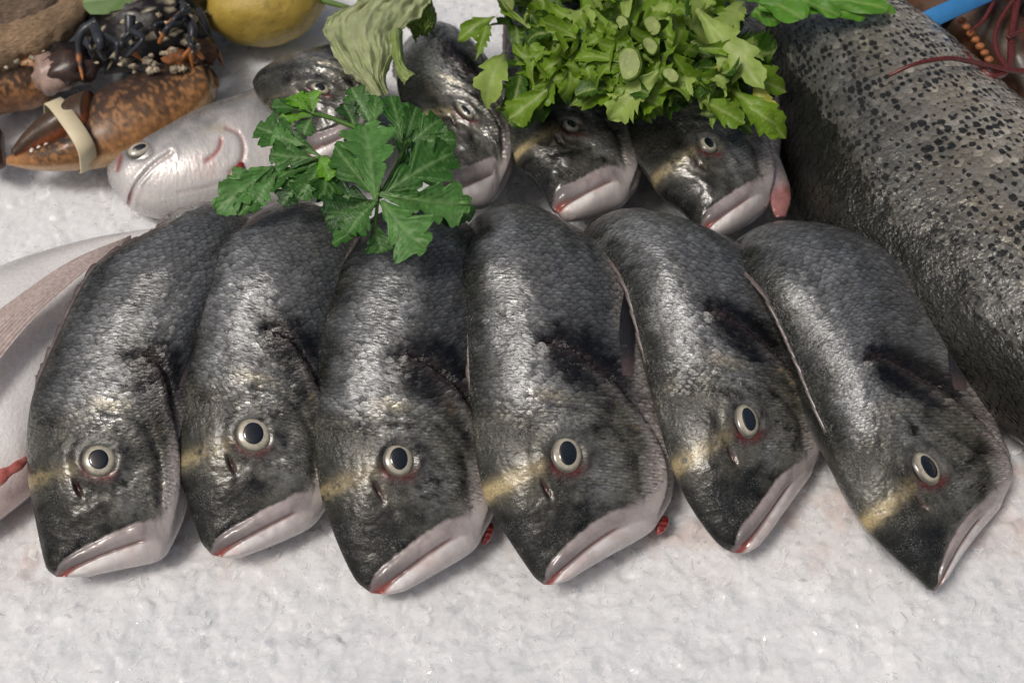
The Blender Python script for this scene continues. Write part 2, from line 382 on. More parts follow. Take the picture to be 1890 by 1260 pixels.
def zsurf(x, y, opn=1.0):
    a, b_ = yd(x), yv(x); mid = (a + b_) / 2; hd = np.maximum((a - b_) / 2, .02)
    v = np.clip((y - mid) / hd, -1, 1)
    up = np.maximum(v, 0); dn = np.maximum(-v, 0)
    prof = np.where(v > 0, (1 - up ** 1.9).clip(0) ** .72, (1 - dn ** 2.4).clip(0) ** .55)
    z = th_(x) * prof
    soft = sm(0, .35, z)
    dm, tm, sg = pdist(x, y, MO_S)
    inside = (tm > 0) & (tm < 1)
    lipw = np.exp(-((dm - .34) / .22) ** 2) * (sg > 0) * sm(1.02, .85, tm)
    gape = .08 + .20 * opn * sm(.45, .0, tm)
    z = z + soft * (.075 * lipw - (.13 + .22 * opn * sm(.4, 0, tm)) * np.exp(-(dm / gape) ** 2) * sm(1.0, .8, tm))
    z = z + soft * .10 * np.exp(-((dm - .55) / .4) ** 2) * (sg < 0) * sm(1.0, .7, tm)
    dl, tl, sl_ = pdist(x, y, LT_S); z = z - soft * .07 * np.exp(-(dl / .11) ** 2) * sm(1, .9, tl)
    do, to, so_ = pdist(x, y, OP_S)
    z = z + soft * (.26 * np.exp(-(do / .8) ** 2) * (so_ < 0) - .22 * np.exp(-(do / .30) ** 2) * (so_ > 0)) * sm(1, .9, to) * sm(0, .12, to)
    dp, tp, sp = pdist(x, y, PO_S); z = z - soft * .10 * np.exp(-(dp / .20) ** 2) + soft * .07 * np.exp(-((dp - .5) / .35) ** 2) * (sp < 0)
    r = np.hypot(x - EYE[0], y - EYE[1])
    z = z + .02 * np.exp(-((r - 1.25) / .2) ** 2) - .15 * sm(1.1, .7, r)
    z = z - .05 * np.exp(-((r - 1.9) / .3) ** 2)
    nx, ny = x - 4.55, y + .55; ca, sa = math.cos(.5), math.sin(.5)
    q = np.hypot((nx * ca + ny * sa) / .52, (-nx * sa + ny * ca) / .12); z = z - .28 * np.exp(-q ** 2) + .02 * np.exp(-((q - 1.5) / .5) ** 2)
    return z
def paint(x, y, seed=0, gold=1.0, style='bream', opn=1.0):
    n = len(x); a, b_ = yd(x), yv(x); v = (y - b_) / np.maximum(a - b_, .05)          # 0 belly .. 1 back
    L = lambda *c: np.array(c)[None]
    n1 = n2(x, y, 1.1, seed); n3 = n2(x, y, 3.6, seed + 3, 3); ns = n2(x * .45, y * 1.6, 1.4, seed + 5)
    back = L(.013, .015, .013); flank = L(.165, .172, .180); belly = L(.50, .47, .45)
    f = (sm(.99, .80, v + (n1 - .5) * .22) * (1 - .45 * sm(.72, .30, v + (n1 - .5) * .3)))[:, None]  # neighbour's shade painted into the lower flank, shaded edge into the dark back
    c = back * (1 - f) + flank * f
    lf_ = n2(x * .5, y, .45, seed + 21, 3)[:, None]; c = c * (.45 + 1.1 * ns[:, None] ** 1.3) * (.55 + .95 * lf_)
    bl = sm(.22, .04, v + (n1 - .5) * .1)[:, None]; c = c * (1 - bl) + belly * bl
    metal = .10 + .14 * np.exp(-((v - .74) / .13) ** 2) * sm(.3, .6, n1)  # highlight band along the upper flank, put in as metal
    # dorsal half olive, lateral streaks
    dk = sm(.56, .75, n2(x * .5, y * 2.2, 1.3, seed + 8))[:, None] * .35; c = c * (1 - dk) + L(.075, .072, .052) * dk
    # lateral line
    ll = np.abs(y - (a - (a - b_) * .34)); c = c * (1 - .35 * np.exp(-(ll / .09) ** 2) * sm(11.5, 13, x))[:, None]
    # head
    hd = sm(10.2, 8.4, x + .25 * (y + 1))[:, None]
    head = L(.060, .058, .047) * (.05 + 1.9 * sm(.25, .75, n1)[:, None]); c = c * (1 - hd) + head * hd
    sil = np.exp(-(((x - 8.6) / 1.5) ** 2 + ((y + 1.4) / 1.5) ** 2)) + .9 * np.exp(-(((x - 5.2) / 1.6) ** 2 + ((y + 3.3) / 1.0) ** 2))  # silver cheek and brow, partly their reflection painted in as pale patches
    sil = np.clip(sil, 0, 1) * sm(.30, .62, n3 * .6 + n1 * .4); c = c * (1 - sil[:, None] * .75) + L(.52, .52, .50) * sil[:, None] * .75
    metal = metal + .55 * sil
    yel = np.exp(-(((x - 9.6) / .35) ** 2 + ((y + .9) / 1.0) ** 2))[:, None] * .6; c = c * (1 - yel) + L(.40, .36, .25) * yel
    sn = (sm(4.6, 2.6, x) * sm(-3.2, -1.2, y + .0 * x - .55 * (3 - x)))[:, None] * .95
    c = c * (1 - sn) + L(.015, .016, .016) * sn * (.6 + .8 * n1[:, None])
    fore = (sm(3.0, 4.0, x) * sm(9.0, 6.5, x) * sm(.6, 1.6, y))[:, None] * .6; c = c * (1 - fore) + L(.05, .053, .045) * fore
    # gold band between the eyes
    gx = x - (4.35 + .42 * (2.8 - y)); gw = np.exp(-(gx / .50) ** 2) * sm(-.9, -.2, y) * sm(.42, .66, n2(x, y, 3.4, seed + 2, 4) + .18 * gold)
    gm = (gw * (.45 + .55 * sm(.8, 1.8, y)) * gold)[:, None].clip(0, 1); c = c * (1 - gm) + L(.47, .38, .20) * gm; metal = metal * (1 - gm[:, 0])
    # black shoulder blotch behind the gill cover
    bd = np.hypot((x - 11.6 - .35 * (y + 2.2)) / 1.5, (y + 2.4) / 2.4) + (n3 - .5) * .9 + (n2(x, y, 6, seed + 4, 2) - .5) * .4
    bm = sm(1.35, .7, bd)[:, None]; c = c * (1 - bm) + L(.005, .005, .006) * bm; metal = metal * (1 - .8 * bm[:, 0])
    # orange edge on the gill cover
    do, to, so_ = pdist(x, y, OP_S)
    og = (np.exp(-((do - .45) / .40) ** 2) * (so_ < 0) * sm(.28, .4, to) * sm(.75, .6, to) * sm(.58, .74, n3))[:, None] * (.2 + .5 * ((seed * 7) % 10) / 10)
    og = og * (1 - .8 * bm); c = c * (1 - og) + L(.42, .24, .06) * og
    dark = (np.exp(-((do - .05) / .20) ** 2) * sm(0, .15, to) * sm(1, .8, to))[:, None] * .8; rimg = (np.exp(-((do - .38) / .16) ** 2) * (so_ < 0) * sm(.3, .5, to) * sm(1, .85, to))[:, None] * .35; c = c * (1 - rimg) + L(.30, .29, .27) * rimg; c = c * (1 - dark) + L(.05, .035, .035) * dark
    c = c * (.64 + .28 * ((seed * 37) % 100) / 100)
    # lips and lower jaw
    dl, tl, sl_ = pdist(x, y, LT_S); dm, tm, sg = pdist(x, y, MO_S)
    dlx, tlx, slx = pdist(x, y, LT_X); dmx, tmx, sgx = pdist(x, y, MO_X); sd_ = dlx * slx + (n1 - .5) * .5 * sm(2.5, 4, x) + (n3 - .5) * .25
    below = sm(.10 + .35 * sm(3, 5, x), -.06 - .25 * sm(3, 5, x), sd_) * sm(8.5, 4.5, x)
    lip = (below * sm(.15, .35, below))[:, None]
    lipc = L(.34, .295, .29) * (.75 + .5 * n1[:, None]); tip = sm(2.2, -.2, x)[:, None] * .8; lipc = lipc * (1 - tip) + L(.10, .095, .10) * tip; wr = sm(.5, .7, n2(x * 1.2, y * 1.2, 2.2, seed + 31))[:, None] * .4; lipc = lipc * (1 - wr) + L(.20, .16, .16) * wr
    c = c * (1 - lip) + lipc * lip
    jaw = (sm(.05, -.15, dmx * sgx) * sm(9.0, 4.5, x) * sm(.05, .2, dm))[:, None]
    jm_ = sm(.4, .68, n2(x, y, 1.1, seed + 33, 4))[:, None]; jc = L(.82, .78, .76) * (1 - jm_) + L(.66, .55, .53) * jm_; gj = sm(.55, .75, n2(x, y, 3.5, seed + 34, 3))[:, None] * .35; jc = jc * (1 - gj) + L(.36, .35, .35) * gj; c = c * (1 - jaw) + jc * jaw
    thr = (sm(.22, .05, v) * sm(13, 8, x))[:, None] * .9; c = c * (1 - thr) + L(.52, .47, .45) * thr
    metal = metal * (1 - .8 * np.maximum(lip, jaw)[:, 0])
    gape = .05 + .20 * opn * sm(.42, .0, tm); rd = (np.exp(-(dm / gape) ** 2) * sm(1, .85, tm))[:, None]
    c = c * (1 - rd) + (L(.28, .05, .036) * sm(.42, .15, tm)[:, None] + L(.16, .085, .075) * (1 - sm(.42, .15, tm)[:, None])) * rd
    # nostril and the bloody corner of the eye
    nx, ny = x - 4.55, y + .55; ca, sa = math.cos(.5), math.sin(.5)
    q = np.hypot((nx * ca + ny * sa) / .52, (-nx * sa + ny * ca) / .12); nm = np.exp(-q ** 2)[:, None]; c = c * (1 - nm) + L(.05, .012, .012) * nm
    r = np.hypot(x - EYE[0], y - EYE[1]); ang = np.arctan2(y - EYE[1], x - EYE[0])
    em = (np.exp(-((r - 1.12) / .26) ** 2) * np.exp(-((np.abs(ang) - 2.7) / .55) ** 2))[:, None] * .85; c = c * (1 - em) + L(.14, .02, .016) * em
    dr = np.exp(-((r - 1.28) / .16) ** 2)[:, None] * .45; c = c * (1 - dr) + L(.04, .04, .04) * dr
    if style == 'silver':
        wv = sm(.82, .5, v + (n1 - .5) * .2)[:, None]; keep = (1 - np.maximum(rd, nm) * .9)
        pale = L(.56, .53, .52) * (.8 + .35 * n1[:, None]); c = c * (1 - wv * .93 * keep) + pale * wv * .93 * keep
        c = np.where(wv < .5, c * 1.9 + .05, c); metal = metal * .5
        op = (np.exp(-((do - .02) / .07) ** 2) * sm(.1, .2, to) * sm(.95, .8, to))[:, None] * .6; dsl = np.hypot((x - 9.6 - .5 * (y + 3.2) ** 2 * .3) / .10, (y + 3.2) / 1.0); op = np.maximum(op, np.exp(-dsl[:, None] ** 2) * .9); c = c * (1 - op) + L(.42, .06, .06) * op
    return c.clip(.003, .85), metal.clip(0, .85)
def jawm(x, y):
    dl, tl, sl_ = pdist(x, y, LT_X); return sm(.2, -.1, dl * sl_) * sm(9, 6, x)
def tps(src, dst, reg=.02):
    n = len(src); d2 = ((src[:, None] - src[None]) ** 2).sum(-1); Kk = np.where(d2 > 0, .5 * d2 * np.log(d2 + 1e-12), 0)
    A = np.zeros((n + 3, n + 3)); A[:n, :n] = Kk + reg * np.eye(n); A[:n, n] = 1; A[:n, n + 1:] = src; A[n, :n] = 1; A[n + 1:, :n] = src.T
    wt = np.linalg.solve(A, np.vstack([dst, np.zeros((3, 2))]))
    def f(q):
        d2 = ((q[:, None] - src[None]) ** 2).sum(-1); U = np.where(d2 > 0, .5 * d2 * np.log(d2 + 1e-12), 0)
        return U @ wt[:n] + wt[n] + q @ wt[n + 1:]
    return f
CAN = dict(nose=(0, 0), gold=(4.3, 2.8), d1=(9.1, 3.5), d2=(13.2, 3.8), d3=(16.3, 3.95), d4=(19.4, 3.6), eye=(6.5, -1.6), mc=(3.4, -4.1),
           chin=(-.4, -1.0), gb=(3.1, -5.7), op=(7.4, -6.6), spot=(11.75, -2.3), v2=(13.2, -5.7), v3=(17, -4.9), v4=(20.5, -4.2))
EDGE = {'nose', 'gold', 'd1', 'd2', 'd3', 'd4', 'chin', 'gb', 'op', 'v2', 'v3', 'v4'}
def bream(label, LM, nose_h, crest, crest_h, roll, pc, Rb, bend=75, zs=1.0, seed=1, gold=1.0, style='bream', group=None, dens=1.0, eye=1.0, pupil=(.47, .70), eyer=1.0, eyetilt=0.0, opn=1.0, name='sea_bream', gill=None, crest_py=None, dz=0.0, gr=1.0, eyez=0.0):
    O = P(*LM['nose'], nose_h); e1 = unit(P(*crest, crest_h) - O)
    left = unit(np.cross([0, 0, 1.0], e1)); n0 = np.cross(e1, left)
    r = R_(roll); e2 = math.cos(r) * left + math.sin(r) * n0; nn = math.cos(r) * n0 - math.sin(r) * left
    src, dst = [], []
    for k, px in LM.items():
        c = np.array(CAN[k], float); z = (dz if k in ('gold', 'd1', 'd2', 'd3') else 0.0) if k in EDGE else float(zsurf(c[:1], c[1:])[0]) * zs
        d = ray(*px); t = ((O + nn * z - CAM) @ nn) / (d @ nn); X = CAM + d * t - O
        src.append(c); dst.append((X @ e1, X @ e2))
    src, dst = np.array(src), np.array(dst)
    # similarity fit, used to steady the hidden tail
    cs, cdm = src.mean(0), dst.mean(0); a = src - cs; b_ = dst - cdm
    sc_ = a[:, 0] + 1j * a[:, 1]; dc = b_[:, 0] + 1j * b_[:, 1]; kf = (np.conj(sc_) @ dc) / (np.conj(sc_) @ sc_)
    for q in ((27, 2.0), (27, -2.6), (33, .9), (33, -1.5)):
        zc = (q[0] - cs[0]) + 1j * (q[1] - cs[1]); wv = kf * zc; src = np.vstack([src, q]); dst = np.vstack([dst, (cdm[0] + wv.real, cdm[1] + wv.imag)])
    f = tps(src, dst)
    mx = R_(bend); st = [pc]
    def warp(X):
        pc = st[0]; X = np.asarray(X, float); pq = f(X[:, :2]); p, q, z = pq[:, 0], pq[:, 1], X[:, 2] * zs
        th = np.clip((p - pc) / Rb, 0, mx); ex = np.maximum(p - pc - Rb * mx, 0)
        pp = np.minimum(p, pc) + (Rb + z) * np.sin(th) + ex * np.cos(mx)
        zz = np.where(p > pc, (Rb + z) * np.cos(th) - Rb - ex * np.sin(mx), z)
        return O + pp[:, None] * e1 + q[:, None] * e2 + zz[:, None] * nn
    if crest_py is not None:                 # start the bend where the back meets its skyline
        xx = np.linspace(6, 30, 90); yy = (yd(xx) + yv(xx)) / 2; B3 = np.stack([xx, yy, zsurf(xx, yy)], 1)
        lo, hi = 1.5, 26.0
        for _ in range(22):
            st[0] = (lo + hi) / 2; Xc = warp(B3) - CAM; dpt = Xc @ FW; py = 630 - (Xc @ UPV) / dpt / K
            if py.min() < crest_py: hi = st[0]
            else: lo = st[0]
    root = empty(name, O, label, 'fish', group)
    # ---- body: one closed skin
    n = int(250 * dens); mf = int(130 * dens); mb = 26
    u = np.linspace(0, 1, n); x = -.45 + 33.45 * (.35 * u ** 2.6 + .65 * u ** 1.15) ; x = np.sort(x); x[0] = -.449
    vf = np.cos(np.linspace(0, math.pi, mf)); vb = np.cos(np.linspace(math.pi, 2 * math.pi, mb + 2)[1:-1])
    v = np.concatenate([vf, vb]); side = np.concatenate([np.ones(mf), -np.ones(mb)])
    X = np.repeat(x, len(v)); Vv = np.tile(v, n); Sd = np.tile(side, n)
    a, b_ = yd(X), yv(X); Y = (a + b_) / 2 + Vv * (a - b_) / 2 * .999
    Z = zsurf(X, Y, opn) * Sd
    Z = Z + Sd * ((n2(X, Y, 1.5, seed + 40) - .5) * .10 + (n2(X, Y, .5, seed + 41, 2) - .5) * .20) * sm(0, .5, np.abs(Z))
    can = np.stack([X, Y, Z], 1); W = warp(can)
    c, metal = paint(X, Y, seed, gold, style, opn)
    k = len(v); F = [grid_faces(n, k, True)]
    j = np.arange(k); W = np.vstack([W, W[:k].mean(0)[None], W[-k:].mean(0)[None]]); q = len(W) - 2
    F += [np.stack([np.full(k, q), j, (j + 1) % k], 1), np.stack([np.full(k, q + 1), (n - 1) * k + (j + 1) % k, (n - 1) * k + j], 1)]
    ext = lambda A: np.concatenate([A, A[:1], A[-1:]])
    mesh('body', W, F, M['pale'] if style == 'silver' else M['skin'], root, dict(Col=ext(c), metal=ext(metal), can=ext(can), grain=ext(gr * (.16 + .84 * sm(5.5, 9.5, X + .3 * Y)) * (1 - .85 * jawm(X, Y))), mott=ext(1 - .95 * jawm(X, Y))), recalc=True)
    # ---- scales: overlapping shields, free edge towards the tail
    if style != 'silver':
        lr = np.random.default_rng(seed + 100)
        gx, gy = np.meshgrid(np.arange(4.4, 24, .185), np.arange(-7, 4.2, .44)); gx = gx.astype(float); gy = gy + (np.round(gx / .185).astype(int) % 2) * .22
        gx = gx.ravel() + lr.normal(0, .018, gx.size); gy = gy.ravel() + lr.normal(0, .02, gy.size)
        a, b_ = yd(gx), yv(gx); vv = (gy - (a + b_) / 2) / ((a - b_) / 2)
        do, to, so_ = pdist(gx, gy, OP_S)
        ok = (np.abs(vv) < .95) & ((so_ > 0) & (do > .25) | (gx > 12.5) | ((gy > -.3) & (gx > 8.6 + lr.uniform(0, 1.2, gx.size))))
        re_ = np.hypot(gx - EYE[0], gy - EYE[1]); dlp, _t, _s = pdist(gx, gy, LT_S)
        ok |= (np.abs(vv) < .93) & (re_ > 1.6) & (do > .12) & ((gx > 7.6) | ((gy < -2.4) & (gx > 4.6))) & (dlp > .6) & (jawm(gx, gy) < .1) & (lr.random(gx.size) < .85)
        gx, gy = gx[ok], gy[ok]; ns = len(gx)
        ta = .72 * np.array([0., -.26, -.16, .08, .25, .31, .25, .08, -.16]); tb = 1.08 * np.array([0., 0, -.22, -.245, -.15, 0, .15, .245, .22]); tz = .75 * np.array([.020, -.04, -.02, .012, .028, .032, .028, .012, -.02])
        sz = (lr.uniform(.85, 1.15, ns) * (1 - .38 * sm(9.6, 8.0, gx + .2 * gy)))[:, None]
        sx = gx[:, None] + ta * sz; sy = gy[:, None] + tb * sz; lift = lr.normal(0, .010, ns)[:, None] * ta / .2 + lr.normal(0, .010, ns)[:, None] * tb / .25
        SX, SY = sx.ravel(), sy.ravel(); zz = zsurf(SX, SY, opn) + (np.tile(tz, ns) + lift.ravel()) + (n2(SX, SY, 1.5, seed + 40) - .5) * .10 + (n2(SX, SY, .5, seed + 41, 2) - .5) * .20
        can = np.stack([SX, SY, zz], 1); W = warp(can)
        c0, m0 = paint(gx + lr.normal(0, .12, ns), gy + lr.normal(0, .2, ns), seed, gold, style); br = np.exp(lr.normal(0, .13, ns))[:, None]; c0 = c0 * br
        gl = lr.random(ns) < .004 + .13 * np.clip(np.exp(-(((gx - 8.6) / 1.6) ** 2 + ((gy + 1.2) / 1.6) ** 2)) + np.exp(-(((gx - 5.6) / 1.4) ** 2 + ((gy + 3.6) / 1.0) ** 2)), 0, 1)
        gl &= c0.mean(1) > .03; c0[gl] = c0[gl] * .7 + .17; m0[gl] = .6  # painted glints: some scales get a lighter colour and more metal
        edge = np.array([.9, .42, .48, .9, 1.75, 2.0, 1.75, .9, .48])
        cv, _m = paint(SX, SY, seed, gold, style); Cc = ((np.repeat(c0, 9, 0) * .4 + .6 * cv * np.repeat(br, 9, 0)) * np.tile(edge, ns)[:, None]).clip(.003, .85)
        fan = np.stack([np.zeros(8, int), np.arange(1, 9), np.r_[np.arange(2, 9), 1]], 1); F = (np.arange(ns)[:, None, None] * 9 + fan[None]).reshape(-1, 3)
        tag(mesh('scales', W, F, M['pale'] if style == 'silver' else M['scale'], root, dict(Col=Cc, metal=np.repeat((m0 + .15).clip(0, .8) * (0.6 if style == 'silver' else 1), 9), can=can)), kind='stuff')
    # ---- eye: bulging iris with its pupil
    def dome(cx, cy, rx, ry, z0, hgt, rot, nr=12, na=36):
        rr = np.linspace(0, 1, nr); aa = np.linspace(0, 2 * math.pi, na, endpoint=False)
        Rr, Aa = np.meshgrid(rr, aa, indexing='ij'); xx = Rr * np.cos(Aa) * rx; yy = Rr * np.sin(Aa) * ry
        x_ = cx + xx * math.cos(rot) - yy * math.sin(rot); y_ = cy + xx * math.sin(rot) + yy * math.cos(rot)
        z_ = z0 + hgt * np.sqrt(np.maximum(1 - Rr ** 2, 0) * .9 + .0)
        return np.stack([x_.ravel(), y_.ravel(), z_.ravel()], 1), [grid_faces(nr, na, True)], Rr.ravel(), Aa.ravel()
    ez_ = float(n2(EYE[:1], EYE[1:], .5, seed + 41, 2)[0] - .5) * .20
    z0 = ez_ + float(zsurf(EYE[:1] + 1.25, EYE[1:])[0]) * .5 + float(zsurf(EYE[:1] - 1.25, EYE[1:])[0]) * .5
    Vd, Fd, Rr, Aa = dome(EYE[0], EYE[1], 1.12 * eye, .86 * eye * eyer, z0 - .20 + eyez + .04, .28, 0)
    ic = np.array([.42, .385, .30])[None] * (.55 + .85 * n2(Vd[:, 0], Vd[:, 1], 2.2, seed, 5))[:, None]
    rim = sm(.70, .95, Rr)[:, None]; ic = ic * (1 - rim) + np.array([.075, .07, .06]) * rim
    ring = np.exp(-((Rr - .56) / .07) ** 2)[:, None] * .35; ic = ic * (1 - ring) + np.array([.75, .70, .58]) * ring
    ey = mesh('eye', warp(Vd), Fd, M['eye_white'], root, dict(Col=ic))
    Vd, Fd, Rr, Aa = dome(EYE[0], EYE[1], pupil[1] * eye, pupil[0] * eye, z0 + .075 + eyez, .07, eyetilt, 9, 30)
    mesh('pupil', warp(Vd), Fd, M['pupil'], ey)
    # ---- dorsal fin folded into a ragged ridge of spines
    xs = np.arange(9.0, 26, .11); jag = .05 + .10 * (((xs * .95 + n2(xs, xs * 0, .8, seed)) % 1.0)) + .14 * n2(xs, xs * 0, 2.2, seed + 1)
    jag *= sm(9, 10.5, xs); rows = []
    for zz, yy in ((.11, -.10), (.07, .35), (.0, 1.0), (-.07, .35), (-.11, -.10)):
        rows.append(np.stack([xs + .25 * max(yy, 0), yd(xs) - .03 + jag * yy * 1.25 + (yy < 0) * -.03, np.full_like(xs, zz)], 1))
    G = np.stack(rows, 1).reshape(-1, 3)
    tone = n2(G[:, 0], G[:, 1] * 3, 2.5, seed)[:, None]; fc = np.array([.03, .028, .026]) * (1 - tone) + np.array([.24, .19, .18]) * tone
    mesh('dorsal_fin', warp(G), grid_faces(len(xs), 5), M['fin'], root, dict(Col=fc))
    # ---- pectoral fin laid back along the flank
    na, nb = 26, 15; A, B = np.meshgrid(np.linspace(0, 1, na), np.linspace(-1, 1, nb), indexing='ij'); A, B = A.ravel(), B.ravel()
    fx = 10.9 + A * 5.6; fy = -4.7 - A * .5 + B * (.25 + .35 * np.sin(A * 2.2)) * (1 - A ** 3) - .15 * A * A
    fz = zsurf(fx, fy) + .05 + .03 * np.cos(B * 24) * sm(0, .1, A)
    fc = (np.array([.035, .036, .045])[None] * (.6 + .8 * (.5 + .5 * np.cos(B * 24)))[:, None]); fc = fc + np.array([.10, .06, .05]) * sm(.25, 0, A)[:, None]
    if style == 'silver': fc = fc * 3 + .28
    mesh('pectoral_fin', warp(np.stack([fx, fy, fz], 1)), grid_faces(na, nb), M['fin'], root, dict(Col=fc))
    # ---- red gill showing under the cover
    if gill:
        Vd, Fd, Rr, Aa = dome(gill[0], gill[1], .62, .24, -.3, .22, -.3, 8, 24); Vd[:, 2] += .04 * np.cos(Vd[:, 0] * 22)
        mesh('gill', warp(Vd), Fd, M['gill'], root)
    return warp, root

GF = 'gilthead bream in the front row'
F1 = dict(nose=(89, 1047), gold=(51, 894), d1=(60, 735), d2=(110, 611), d3=(175, 492), eye=(181, 849), mc=(264, 967), chin=(125, 1066), gb=(300, 1020), op=(352, 860), spot=(296, 682), v2=(385, 640), v3=(455, 500), d4=(283, 410))
F2 = dict(nose=(375, 1000), gold=(325, 861), d1=(333, 684), d2=(356, 550), d3=(390, 452), eye=(466, 801), mc=(542, 919), chin=(411, 1030), gb=(575, 962), op=(632, 830), spot=(544, 639), v2=(630, 600), v3=(670, 480), d4=(440, 402))
F3 = dict(nose=(661, 1071), gold=(591, 915), d1=(579, 746), d2=(594, 601), d3=(628, 492), eye=(734, 847), mc=(826, 966), chin=(709, 1098), gb=(868, 1008), op=(915, 860), spot=(799, 680), v2=(900, 600), v3=(915, 480), d4=(665, 425))
F4 = dict(nose=(986, 1060), gold=(893, 915), d1=(869, 746), d2=(860, 601), d3=(850, 493), eye=(1045, 838), mc=(1131, 950), chin=(1020, 1080), gb=(1190, 978), op=(1228, 850), spot=(1070, 655), v2=(1165, 625), v3=(1135, 500), d4=(880, 402), v4=(1085, 425))
F5 = dict(nose=(1327, 1000), gold=(1243, 867), d1=(1195, 686), d2=(1161, 553), d3=(1128, 452), eye=(1378, 776), mc=(1452, 873), chin=(1372, 1022), gb=(1480, 885), op=(1499, 790), spot=(1370, 601), v2=(1445, 610), v3=(1385, 490), d4=(1108, 394), v4=(1300, 425))
F6 = dict(nose=(1713, 1081), gold=(1596, 969), d1=(1530, 814), d2=(1478, 692), d3=(1437, 598), eye=(1710, 864), mc=(1802, 940), chin=(1730, 1086), gb=(1828, 945), op=(1843, 850), spot=(1659, 674), v2=(1768, 680), v3=(1700, 550), d4=(1385, 480), v4=(1640, 470))
bream('leftmost front row bream with faint gold band, lying against the pale fish', F1, 2.0, (400, 400), 8.0, 18, 18.2, 5, seed=11, gold=.7, group=GF, eyetilt=.2, pupil=(.55, .62), eyer=1.15, crest_py=378)
bream('second front row bream from the left, wide round pale eye, under the parsley tips', F2, 2.2, (560, 385), 8.2, 18, 18.2, 5, seed=22, gold=.75, group=GF, eye=1.05, pupil=(.54, .64), eyer=1.15, crest_py=376)
bream('third front bream from the left, mouth open with red tongue, directly below the parsley', F3, 1.8, (790, 390), 8.0, 18, 18.6, 5, seed=33, gold=.7, group=GF, opn=1.3, crest_py=384, gill=(4.0, -6.6))
bream('front bream with the brightest broad gold band, between the parsley and the celery', F4, 2.0, (1000, 385), 8.2, 18, 18.6, 5, seed=44, gold=1.25, group=GF, crest_py=377, gill=(3.6, -6.5))
bream('second bream from the right in the front row, blood spot under its eye', F5, 2.2, (1200, 385), 8.2, 20, 18.6, 5, seed=55, gold=.8, group=GF, eye=.95, crest_py=385, gill=(6.6, -6.75))
bream('rightmost front bream, nose pointing down right, lying beside the spotted salmon', F6, 1.8, (1440, 420), 8.0, 20, 20.0, 5, seed=66, gold=1.0, group=GF, eye=.95, crest_py=409)
GB = 'bream heads in the back row'
FE = dict(nose=(1281, 404), gold=(1207, 335), d1=(1160, 235), d2=(1150, 130), d3=(1150, 40), eye=(1306, 267), mc=(1378, 344), chin=(1305, 434), gb=(1405, 388), op=(1424, 315), spot=(1335, 165), v2=(1432, 190), v3=(1420, 80))
FD = dict(nose=(1008, 360), gold=(950, 290), d1=(935, 205), d2=(930, 110), d3=(935, 20), eye=(1052, 233), mc=(1126, 311), chin=(1035, 398), gb=(1146, 372), op=(1176, 310), spot=(1095, 140), v2=(1180, 170), v3=(1170, 60))
FC = dict(nose=(800, 325), gold=(758, 228), d1=(733, 150), d2=(745, 70), eye=(858, 208), mc=(912, 296), chin=(835, 368), gb=(912, 362), op=(944, 290), spot=(850, 115), v2=(905, 150), v3=(880, 80))
FB = dict(nose=(555, 252), gold=(490, 195), d1=(468, 132), eye=(590, 165), mc=(645, 228), chin=(572, 292), gb=(655, 272), op=(690, 215), spot=(645, 105), v2=(700, 130))
_w, FE_root = bream('dark back row bream under the right side of the celery, pink gill flap showing', FE, 6.5, (1290, 180), 6.5, 16, 20, 6, seed=77, gold=.7, group=GB, eye=.85, pupil=(.42, .7), dens=.8, gr=.5)
bream('dark back row bream under the left side of the celery with yellow brow band', FD, 6.5, (1060, 150), 6.5, 16, 20, 6, seed=88, gold=1.2, group=GB, eye=.8, pupil=(.42, .7), dens=.8, gr=.5)
bream('dark back row bream behind the parsley with small teeth bared, below the lettuce', FC, 6.5, (820, 110), 7.0, 14, 13, 6, seed=99, gold=.9, group=GB, eye=.85, pupil=(.42, .7), dens=.8, crest_py=42, gr=.5)
bream('grey back row bream half hidden behind the parsley, arched back in front of the lemon', FB, 6.0, (570, 90), 7.0, 10, 9.5, 3.0, seed=111, gold=.25, group=GB, eye=.95, pupil=(.42, .7), dens=.8, crest_py=84, gr=.5)
# ------------------------------------------------------------------ shapes laid out by their left and right edges
def slab(stations, n=60, k=36, e=1.0):
    """stations: Lx, Ly, Rx, Ry, hL, hR, up, down -> a closed body with an elliptical section"""
    st = np.array([np.r_[P(a, b_, hl), P(c, d, hr), u, dn] for a, b_, c, d, hl, hr, u, dn in stations])
    q = spline(st, n); Lp, Rp = q[:, :3], q[:, 3:6]; up, dn = np.abs(q[:, 6]), np.abs(q[:, 7])
    C = (Lp + Rp) / 2; A = (Rp - Lp) / 2; T = np.gradient(C, axis=0)
    Nn = np.cross(T, A); Nn /= np.linalg.norm(Nn, axis=1)[:, None] + 1e-9
    s = np.sign(((CAM - C) * Nn).sum(1)); Nn *= s[:, None]
    th = np.linspace(0, 2 * math.pi, k, endpoint=False); sn, cs = np.sin(th), np.cos(th)
    sn = np.sign(sn) * np.abs(sn) ** e; cs = np.sign(cs) * np.abs(cs) ** e
    hh = np.where(sn[None] > 0, up[:, None], dn[:, None]) * sn[None]
    V = C[:, None] + cs[None, :, None] * A[:, None] + hh[:, :, None] * Nn[:, None]
    F = [grid_faces(n, k, True)]; j = np.arange(k); V = np.vstack([V.reshape(-1, 3), C[:1], C[-1:]]); a = n * k
    F += [np.stack([np.full(k, a), (j + 1) % k, j], 1), np.stack([np.full(k, a + 1), (n - 1) * k + j, (n - 1) * k + (j + 1) % k], 1)]
    t = np.r_[np.repeat(np.linspace(0, 1, n), k), 0, 1]; TH = np.r_[np.tile(th, n), 0, 0]
    frame = (C, A, up, Nn)
    return V, F, t, TH, frame
def lerp(a, b_, f): return np.asarray(a)[None] * (1 - f[:, None]) + np.asarray(b_)[None] * f[:, None]

